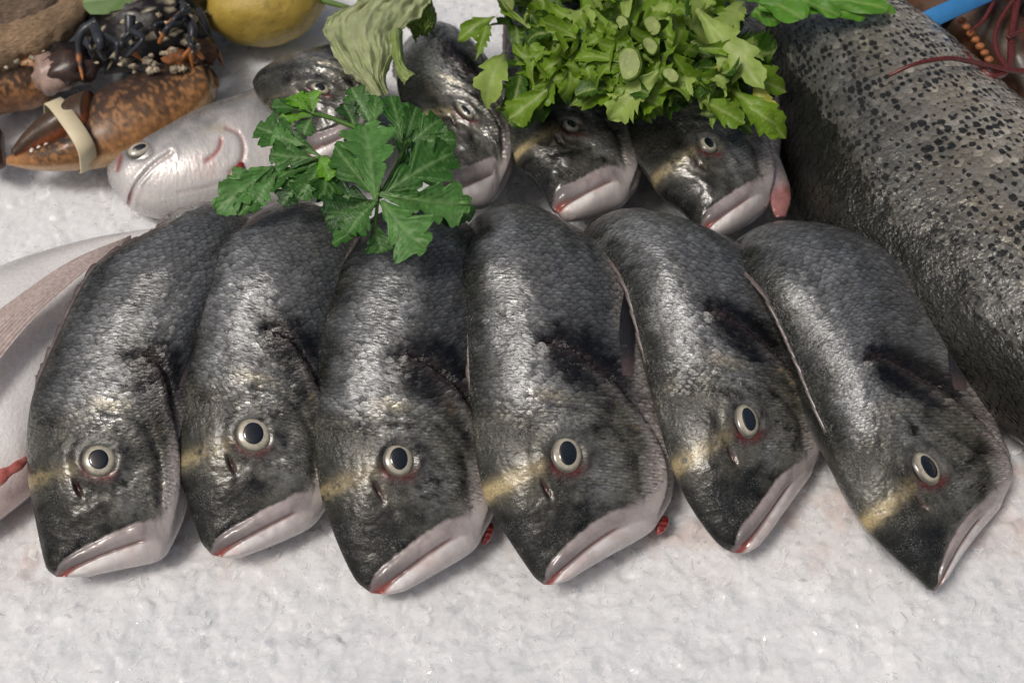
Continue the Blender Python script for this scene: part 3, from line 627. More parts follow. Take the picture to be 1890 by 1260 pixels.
V, F, t, TH, fr = slab([(1400, 262, 1408, 258, 6.6, 6.4, .1, .1), (1408, 300, 1436, 288, 6.4, 6, .22, .2), (1420, 345, 1456, 338, 6.0, 5.6, .22, .2), (1424, 382, 1459, 370, 5.6, 5.4, .2, .2), (1432, 402, 1450, 400, 5.4, 5.3, .15, .1)], 40, 26)
pk = lerp((.40, .36, .35), (.30, .13, .12), sm(.40, .62, t)) * (.6 + .8 * fbm(V * 2.5, 3))[:, None]; V = V + ((fbm(V * 2.2, 8) - .5) * .3)[:, None] * [0, -.6, .6]; mesh('gill_flap', V, F, M['eye_white'], FE_root, dict(Col=pk), recalc=True)
# ------------------------------------------------------------------ silver fish lying on its side, head to the left
def silver_fish():
    st = [(199, 322, 208, 346, 3.2, 2.6, .25, .3), (203, 296, 226, 370, 3.6, 2.3, .8, .8), (216, 272, 250, 390, 3.9, 2.0, 1.3, 1.2), (250, 248, 290, 402, 4.2, 1.8, 1.7, 1.6), (305, 224, 340, 402, 4.3, 1.7, 2.0, 1.8), (362, 204, 395, 394, 4.3, 1.7, 2.2, 1.8),
          (420, 186, 455, 385, 4.2, 1.7, 2.2, 1.8), (490, 162, 520, 375, 4.0, 1.7, 2.1, 1.7), (580, 140, 600, 350, 3.8, 1.8, 1.8, 1.5), (660, 130, 670, 320, 3.4, 2, 1.2, 1.2)]
    V, F, t, TH, fr = slab(st, 230, 150)
    root = empty('silver_fish', P(330, 330, 1.2), 'silvery white fish on its side with pink gill slit, between lobster claw and parsley', 'fish')
    d = V - CAM; dz_ = d @ FW; px = 945 + (d @ RT) / dz_ / K; py = 630 - (d @ UPV) / dz_ / K     # where each point shows, to draw the face on the skin
    Cc = np.vstack([np.repeat(fr[0], 150, 0), fr[0][:1], fr[0][-1:]]); nr = unit_rows(V - Cc); front = np.sin(TH) > -.2
    def ln(pts, w_):
        q, tt, sg = pdist(px, py, spline(np.array(pts, float), 16)); return np.exp(-(q / w_) ** 2) * front, q, tt, sg
    mouth, qm, tm, sm_ = ln([(238, 376), (243, 356), (258, 332), (285, 303), (316, 282)], 3.2); jaw2, *_ = ln([(262, 345), (290, 312), (322, 290)], 3.0)
    gill, qg, tg, sg_ = ln([(418, 236), (440, 247), (450, 272), (444, 300), (424, 320)], 4.0); slit, *_ = ln([(408, 257), (405, 272), (396, 285), (380, 297)], 3.4); low, *_ = ln([(425, 332), (380, 345), (328, 356)], 2.4)
    sock = np.exp(-((np.hypot((px - 257) / 24, (py - 277) / 17) - 1.0) / .25) ** 2) * front; nos, *_ = ln([(222, 288), (216, 312)], 5.0)
    V = V + nr * (-.12 * mouth - .06 * jaw2 - .09 * gill - .07 * slit - .04 * low - .06 * sock - .08 * nos + .02 * np.exp(-((qg - 14) / 9) ** 2) * (px < 448) * front + .06 * np.exp(-((qm - 9) / 6) ** 2) * front)[:, None]
    s = np.cos(TH); n1 = fbm(V * .9, 3); n3 = fbm(V * 3.5, 5, 3)
    c = lerp((.50, .49, .49), (.66, .62, .60), n1)
    gr = (sm(.05, -.70, s + (n1 - .5) * .7) * sm(.05, .2, t))[:, None] * .8; c = c * (1 - gr) + lerp((.05, .055, .055), (.26, .27, .27), n3) * gr
    sn = sm(.17, .02, t + (n1 - .5) * .06)[:, None] * .55; c = c * (1 - sn) + np.array([.22, .23, .24]) * sn
    ch = (np.exp(-(((px - 330) / 55) ** 2 + ((py - 262) / 22) ** 2)) * .5 * n3)[:, None]; c = c * (1 - ch) + np.array([.30, .31, .31]) * ch
    yl = np.exp(-(((px - 405) / 22) ** 2 + ((py - 238) / 6) ** 2))[:, None] * .4; c = c * (1 - yl) + np.array([.52, .44, .16]) * yl
    pk = (sm(.45, .7, n1) * np.exp(-(((px - 400) / 60) ** 2 + ((py - 300) / 45) ** 2)))[:, None] * .5; c = c * (1 - pk) + np.array([.62, .46, .44]) * pk
    bd = sm(430, 470, px)[:, None] * sm(.3, -.3, s)[:, None] * .5; c = c * (1 - bd) + np.array([.34, .35, .36]) * bd
    for m_, cc in ((mouth * sm(.42, .12, tm) * 1.3, (.20, .03, .03)), (mouth * .5, (.30, .24, .24)), (jaw2 * .4, (.30, .27, .27)), (gill * .7, (.30, .14, .14)), (slit * .9, (.34, .06, .05)), (low * .5, (.34, .25, .24)), (nos * .8, (.26, .05, .05)), (sock * .6, (.10, .10, .10))):
        f = np.clip(m_, 0, 1)[:, None]; c = c * (1 - f) + np.array(cc) * f
    mesh('body', V, F, M['pale'], root, dict(Col=c, metal=.12 + .35 * sm(.25, .05, t) + .25 * gr[:, 0], can=np.stack([t * 20, s * 3, t * 0], 1)), recalc=True)
    # eye seated on the skin where it shows
    k = np.argmin((px - 257) ** 2 + (py - 277) ** 2 + 1e6 * (~front)); c0, nn = V[k], nr[k]; nn = unit(nn + .5 * unit(CAM - c0)); a = unit(P(280, 268, 4) - P(236, 284, 4)); a = unit(a - nn * (a @ nn)); b_ = np.cross(nn, a)
    def disc(rx, ry, h, lift, off=0):
        rr = np.linspace(0, 1, 12); aa = np.linspace(0, 2 * math.pi, 36, endpoint=False); Rr, Aa = np.meshgrid(rr, aa, indexing='ij'); Rr, Aa = Rr.ravel(), Aa.ravel()
        return c0 + (Rr * np.cos(Aa) * rx + off)[:, None] * a + (Rr * np.sin(Aa) * ry)[:, None] * b_ + (lift + h * np.sqrt(1 - Rr ** 2))[:, None] * nn, [grid_faces(12, 36, True)], Rr
    W, F, Rr = disc(.74, .52, .30, -.10); rim = sm(.72, .98, Rr)[:, None]; ey = mesh('eye', W, F, M['eye_white'], root, dict(Col=np.array([.46, .43, .36]) * (1 - rim) + np.array([.08, .08, .075]) * rim))
    W, F, Rr = disc(.40, .21, .09, .155, .05); mesh('pupil', W, F, M['pupil'], ey)
    V, F, t = tube([P(446, 300, 4.2), P(440, 318, 3.9), P(425, 335, 3.4)], [.15, .4, .12], 24, 12, bump=.5, seed=2); mesh('gill', V, F, M['gill'], root)
silver_fish()
# ------------------------------------------------------------------ salmon
def salmon():
    st = [(1385, -150, 1520, -150, 5, 6, 4.0, 3), (1388, -40, 1590, -60, 5, 6.5, 4.4, 3.5), (1392, 70, 1655, 32, 4.8, 6.6, 4.8, 4), (1425, 250, 1765, 112, 4.2, 6.6, 5.0, 4), (1482, 425, 1890, 222, 3.6, 6.6, 5.2, 4),
          (1600, 570, 2020, 330, 3.2, 7, 5.2, 4), (1768, 718, 2130, 470, 3, 7, 5.2, 4), (1890, 818, 2230, 600, 3, 7, 5, 4), (2030, 940, 2340, 740, 3, 7, 4.6, 4)]
    n, k = 260, 200
    V, F, t, TH, (C, A, up, Nn) = slab(st, n, k, .92)
    root = empty('salmon', P(1640, 400, 2.5), 'large whole salmon with dark spots and scales, lying beside the celery', 'fish')
    s = np.cos(TH)
    Ls = np.r_[0, np.cumsum(np.linalg.norm(np.diff(C, axis=0), axis=1))]; arc = np.interp(t, np.linspace(0, 1, n), Ls)
    rad = 6.8
    def tone(arc, th):
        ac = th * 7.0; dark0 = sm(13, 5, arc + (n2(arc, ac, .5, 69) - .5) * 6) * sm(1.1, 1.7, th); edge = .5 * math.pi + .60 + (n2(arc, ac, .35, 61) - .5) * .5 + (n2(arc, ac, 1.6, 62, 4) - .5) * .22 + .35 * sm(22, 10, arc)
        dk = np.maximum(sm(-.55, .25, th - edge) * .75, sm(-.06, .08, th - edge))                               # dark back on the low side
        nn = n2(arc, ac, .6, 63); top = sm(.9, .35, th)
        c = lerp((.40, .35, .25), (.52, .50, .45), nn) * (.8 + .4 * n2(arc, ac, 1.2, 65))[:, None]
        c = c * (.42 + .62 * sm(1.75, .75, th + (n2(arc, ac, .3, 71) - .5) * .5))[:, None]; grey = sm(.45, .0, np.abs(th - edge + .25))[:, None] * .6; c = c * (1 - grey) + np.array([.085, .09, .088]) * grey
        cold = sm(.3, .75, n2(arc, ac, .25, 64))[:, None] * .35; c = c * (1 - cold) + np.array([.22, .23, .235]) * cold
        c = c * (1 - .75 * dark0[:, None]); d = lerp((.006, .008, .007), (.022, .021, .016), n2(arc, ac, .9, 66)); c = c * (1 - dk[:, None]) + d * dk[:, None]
        return c, dk, edge
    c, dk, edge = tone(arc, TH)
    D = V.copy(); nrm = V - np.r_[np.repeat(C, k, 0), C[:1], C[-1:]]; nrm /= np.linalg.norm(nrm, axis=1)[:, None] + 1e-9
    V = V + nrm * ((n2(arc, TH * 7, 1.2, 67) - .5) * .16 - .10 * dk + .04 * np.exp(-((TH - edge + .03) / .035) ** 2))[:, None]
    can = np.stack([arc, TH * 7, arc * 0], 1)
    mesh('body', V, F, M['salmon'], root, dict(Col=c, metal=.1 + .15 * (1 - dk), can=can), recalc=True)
    # scales, each a small shield with a dark fleck at its root
    lr = np.random.default_rng(5)
    ga, gt = np.meshgrid(np.arange(4, Ls[-1] - 2, .47), np.arange(.10, math.pi - .05, .46 / 7.0)); gt = gt + (np.round(ga / .47).astype(int) % 2) * .23 / 7.0
    ga = ga.ravel() + lr.normal(0, .05, ga.size); gt = gt.ravel() + lr.normal(0, .007, gt.size); ns = len(ga)
    ta = np.array([0., -.30, -.18, .12, .34, .42, .34, .12, -.18]); tb = np.array([0., 0, -.20, -.25, -.15, 0, .15, .25, .20]); ta = ta * 1.1; tb = tb * 1.15; tz = np.array([.012, -.035, -.018, .008, .022, .028, .022, .008, -.018])
    a = (ga[:, None] + ta).ravel(); th = (gt[:, None] + tb / 7.0).ravel(); tq = np.interp(a, Ls, np.arange(n))
    def at(Q): i = np.clip(tq.astype(int), 0, n - 2); f = (tq - i)[:, None]; return Q[i] * (1 - f) + Q[i + 1] * f
    i = np.clip(tq.astype(int), 0, n - 2); upq = up[i]
    sn = np.abs(np.sin(th)) ** .92; cs = np.sign(np.cos(th)) * np.abs(np.cos(th)) ** .92
    Cq, Aq, Nq = at(C), at(A), at(Nn)
    B = Cq + cs[:, None] * Aq + (sn * upq)[:, None] * Nq; r_ = unit_rows(B - Cq)
    c1, d1, e1_ = tone(a, th)
    hgt = (n2(a, th * 7, 1.2, 67) - .5) * .16 - .10 * d1 + .04 * np.exp(-((th - e1_ + .03) / .035) ** 2)
    B = B + r_ * (np.tile(tz, ns) + hgt + .012 + (lr.normal(0, .008, ns)[:, None] * ta / .3).ravel())[:, None]
    cc, dk2, _ = tone(ga, gt); spot = (lr.random(ns) < .22 + .55 * sm(.38, .58, n2(ga, gt * 7, .45, 68)))
    br = np.exp(lr.normal(0, .13, ns)); cc = cc * br[:, None]; shine = lr.random(ns) < .05 * (1 - dk2); cc[shine] = cc[shine] * 1.5  # a few scales lightened as painted glints
    vc = np.repeat(cc[:, None], 9, 1); ed = np.array([1.0, .75, .8, 1, 1.2, 1.35, 1.2, 1, .8]); vc = vc * ed[None, :, None]
    dkc = np.array([.022, .021, .018]); sel = np.where(spot)[0]
    pass
    fan = np.stack([np.zeros(8, int), np.arange(1, 9), np.r_[np.arange(2, 9), 1]], 1); F = (np.arange(ns)[:, None, None] * 9 + fan[None]).reshape(-1, 3)
    tag(mesh('scales', B, F, M['salmon'], root, dict(Col=vc.reshape(-1, 3).clip(.004, .8), metal=np.repeat(.12 + .25 * (1 - dk2), 9), can=np.stack([a, th * 7, a * 0], 1))), kind='stuff')
salmon()

# ------------------------------------------------------------------ pale fish at the left edge, belly up
def pale_fish():
    st = [(420, 405, 425, 420, 4, 4, .5, .5), (330, 420, 350, 480, 3.6, 3, 1.2, 1.2), (200, 440, 265, 580, 3.4, 2, 1.9, 1.8), (90, 468, 160, 730, 3.2, 1.4, 2.4, 2), (0, 500, 85, 860, 3.2, 1.2, 2.8, 2.2),
          (-120, 560, 40, 925, 3.2, 1.0, 2.8, 2.2), (-260, 690, -100, 1010, 3, 1, 2, 2), (-350, 830, -250, 1000, 2, 1, 1, 1)]
    V, F, t, TH, fr = slab(st, 120, 90)
    root = empty('pale_fish', P(60, 700, 1.0), 'pale fish with white belly and pink striped fin, cut off by the left edge', 'fish')
    s = np.cos(TH); c = lerp((.84, .83, .815), (.72, .70, .685), n2(V[:, 0], V[:, 1], 1.6, 5))
    gr = sm(-.55, -.95, s)[:, None] * .55; c = c * (1 - gr) + np.array([.28, .29, .29]) * gr
    pk = (sm(.75, 1, s) * sm(.45, .6, t))[:, None] * .6; c = c * (1 - pk) + np.array([.52, .30, .27]) * pk
    mesh('body', V, F, M['pale'], root, dict(Col=c, metal=np.full(len(V), .08), can=V * 1.0), recalc=True)
    na, nb = 40, 34; A, B = np.meshgrid(np.linspace(0, 1, na), np.linspace(0, 1, nb), indexing='ij'); A, B = A.ravel(), B.ravel()
    a0 = spline([P(242, 436, 5.0), P(130, 482, 6.0), P(0, 572, 6.6), P(-90, 640, 6.6)], na); a1 = spline([P(243, 440, 4.9), P(185, 480, 5.9), P(62, 590, 6.2), P(-60, 740, 5.8)], na)
    i = (A * (na - 1) + .5).astype(int); V = a0[i] * (1 - B[:, None]) + a1[i] * B[:, None]; V[:, 2] += .07 * np.cos(B * 75) * A + .18 * np.sin(B * 3.1)
    ray_ = .5 + .5 * np.cos(B * 75); c = lerp((.62, .56, .53), (.42, .25, .21), ray_ * (.3 + .7 * n2(A * 3, B * 8, 1, 3)))
    mesh('pectoral_fin', V, grid_faces(na, nb), M['fin'], root, dict(Col=c))
    V, F, t = tube([P(66, 832, 3.3), P(34, 858, 3.75), P(5, 878, 3.85), P(-40, 905, 3.7)], [.05, .20, .26, .3], 40, 14, flat=.5, up=(.2, -.6, .7), bump=.7, seed=4)
    mesh('gill', V, F, M['gill_pale'], root)
pale_fish()

# ------------------------------------------------------------------ leaves
def leaf(name, parent, B, T, nrm, wid, material, c0, c1, vein, seed, kind='celery', curl=.2, fold=.25, ripple=.12, teeth=4, depth=.4, nu=34, nv=11, twist=0.0, tipc=None):
    B, T = np.asarray(B, float), np.asarray(T, float); ax = T - B; L = np.linalg.norm(ax); a = ax / L
    nrm = unit(nrm - a * (nrm @ a)); sd_ = np.cross(nrm, a)
    U, Vv = np.meshgrid(np.linspace(0, 1, nu), np.linspace(-1, 1, nv), indexing='ij'); u, v = U.ravel(), Vv.ravel(); av = np.abs(v)
    r = np.random.default_rng(seed); ph = r.uniform(0, 1, 2); 
    if kind == 'parsley': w_ = np.interp(u, [0, .08, .25, .45, .62, .78, .9, .97, 1], [.05, .12, .42, .82, 1.05, .95, .66, .35, .03])
    elif kind == 'strap': w_ = np.interp(u, [0, .1, .5, .8, .95, 1], [.55, .7, .8, 1.0, .85, .3])
    else: w_ = np.interp(u, [0, .12, .3, .5, .68, .85, 1], [.14, .22, .58, .95, 1.0, .62, .02])
    saw = np.where(v > 0, (u * teeth + ph[0]) % 1.0, (u * teeth + ph[1]) % 1.0)
    big = 1 - depth * (1 - saw) ** (1.3 if kind != 'parsley' else 2.0) * sm(.2, .5, u) * sm(1.0, .93, u)
    if kind == 'parsley':
        tt_ = np.where(v > 0, u * teeth + ph[0], u * teeth + ph[1]); big = 1 - depth * (1 - np.abs(np.sin(math.pi * tt_))) ** 1.3 * sm(.15, .35, u) * sm(1.0, .92, u)
    small = 1 - (.12 if kind == 'parsley' else .10) * ((u * teeth * 3 + ph[0]) % 1.0) * sm(.25, .5, u)
    w_ = w_ * big * small
    fwd = av ** 1.6 * w_ * wid * .55 * (1 if kind != 'strap' else .2)
    x = u * L * (1 - .0) + fwd * (1 - u * .55); y = v * w_ * wid
    rip = ripple * wid * np.sin(u * 9 + ph[0] * 6 + 2.2 * v) * av ** 1.2
    z = fold * av * w_ * wid - curl * L * (u - .45) ** 2 * 1.6 + rip
    z = z - (.09 if kind == 'parsley' else .05) * wid * np.abs(np.sin((u * 1.0 - av * .35) * teeth * 2 * math.pi)) * sm(0, .2, av)    # quilting between veins
    if twist:
        ct, s_ = np.cos(twist * (u - .3)), np.sin(twist * (u - .3)); y, z = y * ct - z * s_, y * s_ + z * ct
    V = B + x[:, None] * a + y[:, None] * sd_ + z[:, None] * nrm
    m_ = n2(u * L + seed, v * wid, 1.2, seed % 50); c = lerp(c0, c1, m_)
    vn = np.exp(-(av * w_ * wid / (.05 + .05 * (1 - u))) ** 2); lat = np.exp(-((((u - av * .32) * teeth * 1.5) % 1.0 - .5) / .07) ** 2) * sm(.02, .15, av) * sm(1, .6, av) * .6
    q = np.maximum(vn, lat)[:, None] * .7; c = c * (1 - q) + np.asarray(vein)[None] * q
    if tipc is not None: f = sm(.6, 1.0, u)[:, None]; c = c * (1 - f) + np.asarray(tipc)[None] * f
    return mesh(name, V, grid_faces(nu, nv), material, parent, dict(Col=c))
def toward(p, k=1.0, jit=0, r=None):
    d = unit(CAM - p) * k + np.array([0, 0, 1.0]) * (1 - k) 
    if jit: d = d + r.normal(0, jit, 3)
    return unit(d)
# ---- parsley
def parsley():
    root = empty('parsley_sprig', P(640, 330, 10.5), 'flat green parsley sprig lying across the backs of the front bream', 'parsley')
    r = np.random.default_rng(3)
    dk, md, lt, br = ((.012, .050, .010), (.020, .080, .014)), ((.030, .105, .016), (.048, .155, .024)), ((.065, .19, .04), (.11, .27, .065)), ((.10, .28, .012), (.15, .38, .02))  # leaf greens; the light tone also carries painted sheen
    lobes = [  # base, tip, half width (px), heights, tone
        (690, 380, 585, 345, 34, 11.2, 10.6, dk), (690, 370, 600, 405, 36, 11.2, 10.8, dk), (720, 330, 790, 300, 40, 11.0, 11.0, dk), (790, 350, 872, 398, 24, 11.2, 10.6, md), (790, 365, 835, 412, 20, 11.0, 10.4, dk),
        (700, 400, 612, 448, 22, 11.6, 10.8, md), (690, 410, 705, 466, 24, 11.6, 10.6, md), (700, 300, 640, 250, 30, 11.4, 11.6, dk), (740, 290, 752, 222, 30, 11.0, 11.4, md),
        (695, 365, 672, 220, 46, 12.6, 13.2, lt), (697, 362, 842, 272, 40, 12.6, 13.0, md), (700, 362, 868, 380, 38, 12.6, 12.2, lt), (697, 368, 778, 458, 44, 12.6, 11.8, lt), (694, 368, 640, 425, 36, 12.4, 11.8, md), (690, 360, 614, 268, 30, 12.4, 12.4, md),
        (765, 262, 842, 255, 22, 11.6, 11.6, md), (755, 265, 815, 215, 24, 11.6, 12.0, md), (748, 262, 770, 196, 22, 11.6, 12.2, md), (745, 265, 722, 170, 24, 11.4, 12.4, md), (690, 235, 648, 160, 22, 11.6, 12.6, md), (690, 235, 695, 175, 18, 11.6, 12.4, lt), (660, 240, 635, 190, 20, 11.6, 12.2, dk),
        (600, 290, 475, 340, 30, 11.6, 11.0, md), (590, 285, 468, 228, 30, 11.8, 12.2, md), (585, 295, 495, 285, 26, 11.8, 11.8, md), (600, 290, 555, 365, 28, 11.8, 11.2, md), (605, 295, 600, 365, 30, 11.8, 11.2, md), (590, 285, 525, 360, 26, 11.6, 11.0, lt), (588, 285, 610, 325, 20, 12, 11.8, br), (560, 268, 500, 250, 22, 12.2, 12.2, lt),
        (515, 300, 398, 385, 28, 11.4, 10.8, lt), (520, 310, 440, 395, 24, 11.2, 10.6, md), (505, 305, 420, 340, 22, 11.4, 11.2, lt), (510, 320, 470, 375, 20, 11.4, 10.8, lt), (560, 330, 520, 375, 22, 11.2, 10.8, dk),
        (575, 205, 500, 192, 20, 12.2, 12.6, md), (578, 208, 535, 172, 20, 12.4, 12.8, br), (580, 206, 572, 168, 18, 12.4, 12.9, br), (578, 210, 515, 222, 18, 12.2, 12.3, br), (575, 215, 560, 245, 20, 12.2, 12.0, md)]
    for k, (bx, by, tx, ty, w_, hb, ht, tn) in enumerate(lobes):
        B, T = P(bx, by, hb), P(tx, ty, ht)
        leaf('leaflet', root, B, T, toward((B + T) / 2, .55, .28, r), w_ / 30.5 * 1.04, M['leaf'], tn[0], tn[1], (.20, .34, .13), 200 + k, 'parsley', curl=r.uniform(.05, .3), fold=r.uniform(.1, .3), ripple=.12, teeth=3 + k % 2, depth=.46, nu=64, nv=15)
    for pts, rr in (([P(575, 208, 12.2), P(630, 225, 11.8), P(690, 262, 11.4), P(698, 362, 12.4)], .13), ([P(600, 290, 11.7), P(650, 320, 11.6), P(695, 362, 12.3)], .12), ([P(515, 302, 11.3), P(560, 295, 11.5), P(600, 290, 11.6)], .09),
                    ([P(750, 262, 11.5), P(735, 300, 11.5), P(705, 355, 12.2)], .11), ([P(698, 362, 12.3), P(692, 420, 11.4)], .09), ([P(690, 236, 11.5), P(700, 300, 11.5), P(700, 360, 12.2)], .10)):
        V, F, t = tube(pts, [rr, rr], 30, 8); mesh('stem', V, F, M['leaf'], root, dict(Col=np.tile([.10, .22, .04], (len(V), 1))))
parsley()
# ---- celery
def celery():
    root = empty('celery_bunch', P(1150, 150, 9), 'bunch of leafy green celery with cut stalk ends, resting on the back row', 'celery')
    r = np.random.default_rng(12)
    yg = ((.11, .22, .010), (.20, .34, .022)); pl = ((.27, .40, .07), (.38, .50, .13)); dk = ((.022, .075, .005), (.055, .14, .010)); ye = ((.36, .36, .05), (.42, .42, .08))  # leaf greens; dark and pale tones also carry painted shade and highlights
    def hgt(px, py): return 11.2 + 3.2 * math.exp(-((px - 1150) / 210) ** 2 - ((py - 70) / 110) ** 2)
    def lf(bx, by, tx, ty, w_, tn, dh=(0, 0), k=.6, jit=.25, **kw):
        B, T = P(bx, by, hgt(bx, by) + dh[0]), P(tx, ty, hgt(tx, ty) + dh[1]); kw.setdefault('curl', r.uniform(-.2, .9)); kw.setdefault('fold', r.uniform(-.2, .5)); kw.setdefault('twist', r.normal(0, .9))
        leaf('leaf', root, B, T, toward((B + T) / 2, k, jit, r), w_ / 30, M['celery'], tn[0], tn[1], (.38, .48, .16), int(r.integers(1e6)), ripple=r.uniform(.08, .3), teeth=int(r.integers(3, 8)), depth=r.uniform(.2, .6), **kw)
    # inner leaves first, many in painted shade tone, then ones nearer the eye
    for k in range(105):
        a = r.uniform(0, 2 * math.pi); q = math.sqrt(r.random()); bx, by = 1150 + 215 * q * math.cos(a), 75 + 115 * q * math.sin(a)
        a2 = a + r.normal(0, .9); Ln = r.uniform(55, 130) * (1.15 - .4 * (1 - q)); tx, ty = bx + Ln * math.cos(a2), by + Ln * .9 * math.sin(a2)
        ty = min(ty, 165 if 985 < tx < 1115 else 178 if 1245 < tx < 1350 else 198); tx = min(max(tx, 865), 1425)
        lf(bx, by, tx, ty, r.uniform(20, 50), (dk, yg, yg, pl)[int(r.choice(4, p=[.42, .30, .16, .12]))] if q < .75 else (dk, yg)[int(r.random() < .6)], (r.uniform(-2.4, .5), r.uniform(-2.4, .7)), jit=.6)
    for k in range(44):                                        # curled strips standing on edge round the stalks
        a = r.uniform(0, 2 * math.pi); q = r.uniform(.2, .8); bx, by = 1150 + 190 * q * math.cos(a), 85 + 95 * q * math.sin(a); a2 = r.uniform(0, 6.3)
        lf(bx, by, bx + 65 * math.cos(a2), by + 60 * math.sin(a2), r.uniform(12, 22), yg, (.3, .6), kind='strap', curl=r.uniform(.6, 1.6), twist=r.normal(0, 1.6), jit=.5)
    for a in [(1285, 15, 1410, 162, 38, pl, (1.2, 1.0)), (1215, 130, 1125, 222, 34, pl, (1.0, .4)), (935, 85, 892, 178, 32, pl, (.5, .3)), (1010, 165, 938, 222, 30, yg, (.4, .0)), (1025, 140, 995, 188, 24, yg, (.4, .0)),
              (915, 25, 846, 68, 20, yg, (.4, .2)), (905, 30, 885, 88, 15, yg, (.4, .2)), (1330, 110, 1458, 172, 30, yg, (.4, 0)), (1330, 90, 1428, 92, 22, pl, (.4, .4)), (1350, 160, 1450, 250, 30, yg, (.2, -.4)), (1390, 150, 1420, 215, 22, ye, (.4, 0)),
              (1260, 140, 1335, 186, 32, pl, (.6, .0)), (1290, 180, 1375, 228, 26, yg, (.3, -.2)), (1370, 190, 1448, 240, 22, yg, (.3, -.3)), (1180, 170, 1225, 212, 20, yg, (.4, 0)), (1330, 120, 1285, 175, 22, ye, (.5, .2)), 
              (1060, 5, 1085, 48, 22, pl, (.6, .6)), (1200, 10, 1240, 35, 24, pl, (.6, .6)), (1150, 110, 1050, 100, 14, yg, (.5, .5)), (960, 60, 1030, 140, 20, yg, (.6, .4)), (1380, -10, 1330, 60, 26, pl, (.6, .6)), (925, 100, 900, 150, 20, yg, (.4, .2)), (1300, 200, 1400, 235, 20, dk, (0, -.4))]:
        lf(*a, jit=.15, twist=r.normal(0, .25))
    for k in range(34):                                        # ruffled strips curling out on top
        a = r.uniform(0, 2 * math.pi); q = math.sqrt(r.uniform(.05, 1)); bx, by = 1150 + 230 * q * math.cos(a), 80 + 95 * q * math.sin(a); a2 = a + r.normal(0, .8); Ln = r.uniform(50, 90)
        if math.hypot(bx - 1190, by - 95) < 45: continue
        lf(bx, by, bx + Ln * math.cos(a2), min(by + Ln * math.sin(a2), 165), r.uniform(12, 22), (yg, pl, dk, yg)[k % 4], (.2, r.uniform(.3, 1.2)), kind=('strap', 'celery')[k % 2], curl=r.uniform(.3, 1.3), fold=r.uniform(.3, .9), twist=r.normal(0, 1.3), jit=.4)
    for px, py, rr, sq, an in ((1160, 118, .85, .78, -.2), (1203, 48, .55, .85, .3), (1200, 84, .5, .75, .5), (1237, 140, .5, .8, .8), (1148, 42, .4, .85, 0), (935, 4, .6, .8, .3)):
        c = P(px, py, hgt(px, py) + .95); d = toward(c, .8, .12, r); sidev = unit(np.cross(d, [1, .3, 0]))
        pts = [c - d * 3, c - d * 1.2, c - d * .15, c]
        V, F, t = tube(pts, [rr, rr, rr, rr * .9], 14, 22, flat=sq, up=(math.cos(an), math.sin(an), .4), cap=False)
        nd = np.tile(np.linspace(0, 2 * math.pi, 22, endpoint=False), 14); ax0 = np.vstack([np.repeat(spline(pts, 14), 22, 0)]); pin = np.r_[1 - .28 * np.exp(-((nd - math.pi * 1.5) / .6) ** 2)]; V = ax0 + (V - ax0) * pin[:, None] + (n2(V[:, 0] * 2, V[:, 1] * 2, 1.0, 4) - .5)[:, None] * .25
        s_ = mesh('stalk', V, F, M['celery'], root, dict(Col=lerp((.10, .20, .02), (.22, .33, .06), t ** 6)))
        cs = V[-22:]; ctr = cs.mean(0); ring = [ctr[None] + (cs - ctr) * (q * (1 + .10 * (n2(nd[:22] * 1.5, nd[:22] * 0 + px, 1, 3) - .5)))[:, None] + d * (.05 + .03 * (n2(cs[:, 0] * q * 5, cs[:, 2] * q * 5, 1, 5) - .5))[:, None] for q in (.97, .8, .6, .4, .2, .02)]
        W = np.vstack(ring); q = np.repeat([.97, .8, .6, .4, .2, .02], 22); pits = n2(W[:, 0] * 4, W[:, 2] * 4, 2, 8)
        cc = lerp((.34, .42, .14), (.30, .40, .10), sm(.6, .97, q)); cc = cc * (.5 + 1.0 * pits)[:, None]
        mesh('cut_end', W, grid_faces(6, 22, True), M['celery'], s_, dict(Col=cc))
celery()
# ---- green leaves above the salmon, thin stalk by the lemon, broad leaf on the lobster
r = np.random.default_rng(31)
root = empty('leafy_greens', P(1500, 5, 10), 'loose bright green leaves draped over the top end of the salmon', 'greens')
for k, (bx, by, tx, ty, w_, hb, ht) in enumerate([(1380, -20, 1480, 30, 26, 11, 12), (1400, 10, 1600, 22, 18, 11.5, 11.5), (1450, -10, 1640, 10, 24, 11.6, 11.8), (1480, 0, 1550, 28, 16, 11.8, 11.6), (1390, 20, 1440, 40, 20, 10.8, 10.8), (1560, -20, 1650, 30, 14, 11, 10.5)]):
    B, T = P(bx, by, hb), P(tx, ty, ht)
    leaf('leaf', root, B, T, toward((B + T) / 2, .5, .2, r), w_ / 28, M['celery'], (.07, .21, .02), (.13, .33, .035), (.28, .42, .12), 900 + k, 'strap', curl=.1, ripple=.2, teeth=2, depth=.1)
V, F, t = tube([P(540, -12, 6.5), P(600, 3, 6.6), P(652, 17, 6.4)], [.22, .20, .14], 30, 10)
tag(mesh('green_stalk', V, F, M['celery'], None, dict(Col=lerp((.10, .19, .03), (.16, .25, .06), np.r_[t, 0, 1])), loc=P(600, 3, 6.4)), 'thin green herb stalk lying above the lemon', 'stalk')
root = empty('broad_leaf', P(205, 0, 8), 'smooth broad green leaf tip lying on the dark lobster', 'leaf')
B, T = P(250, -60, 8.5), P(180, 18, 8.2)
leaf('blade', root, P(330, -25, 9.0), P(152, 2, 9.0), toward(P(205, 0, 9), .6), 26 / 26, M['celery'], (.14, .25, .07), (.20, .33, .10), (.3, .42, .2), 77, 'strap', curl=.05, fold=-.1, ripple=.03, teeth=1, depth=.0)
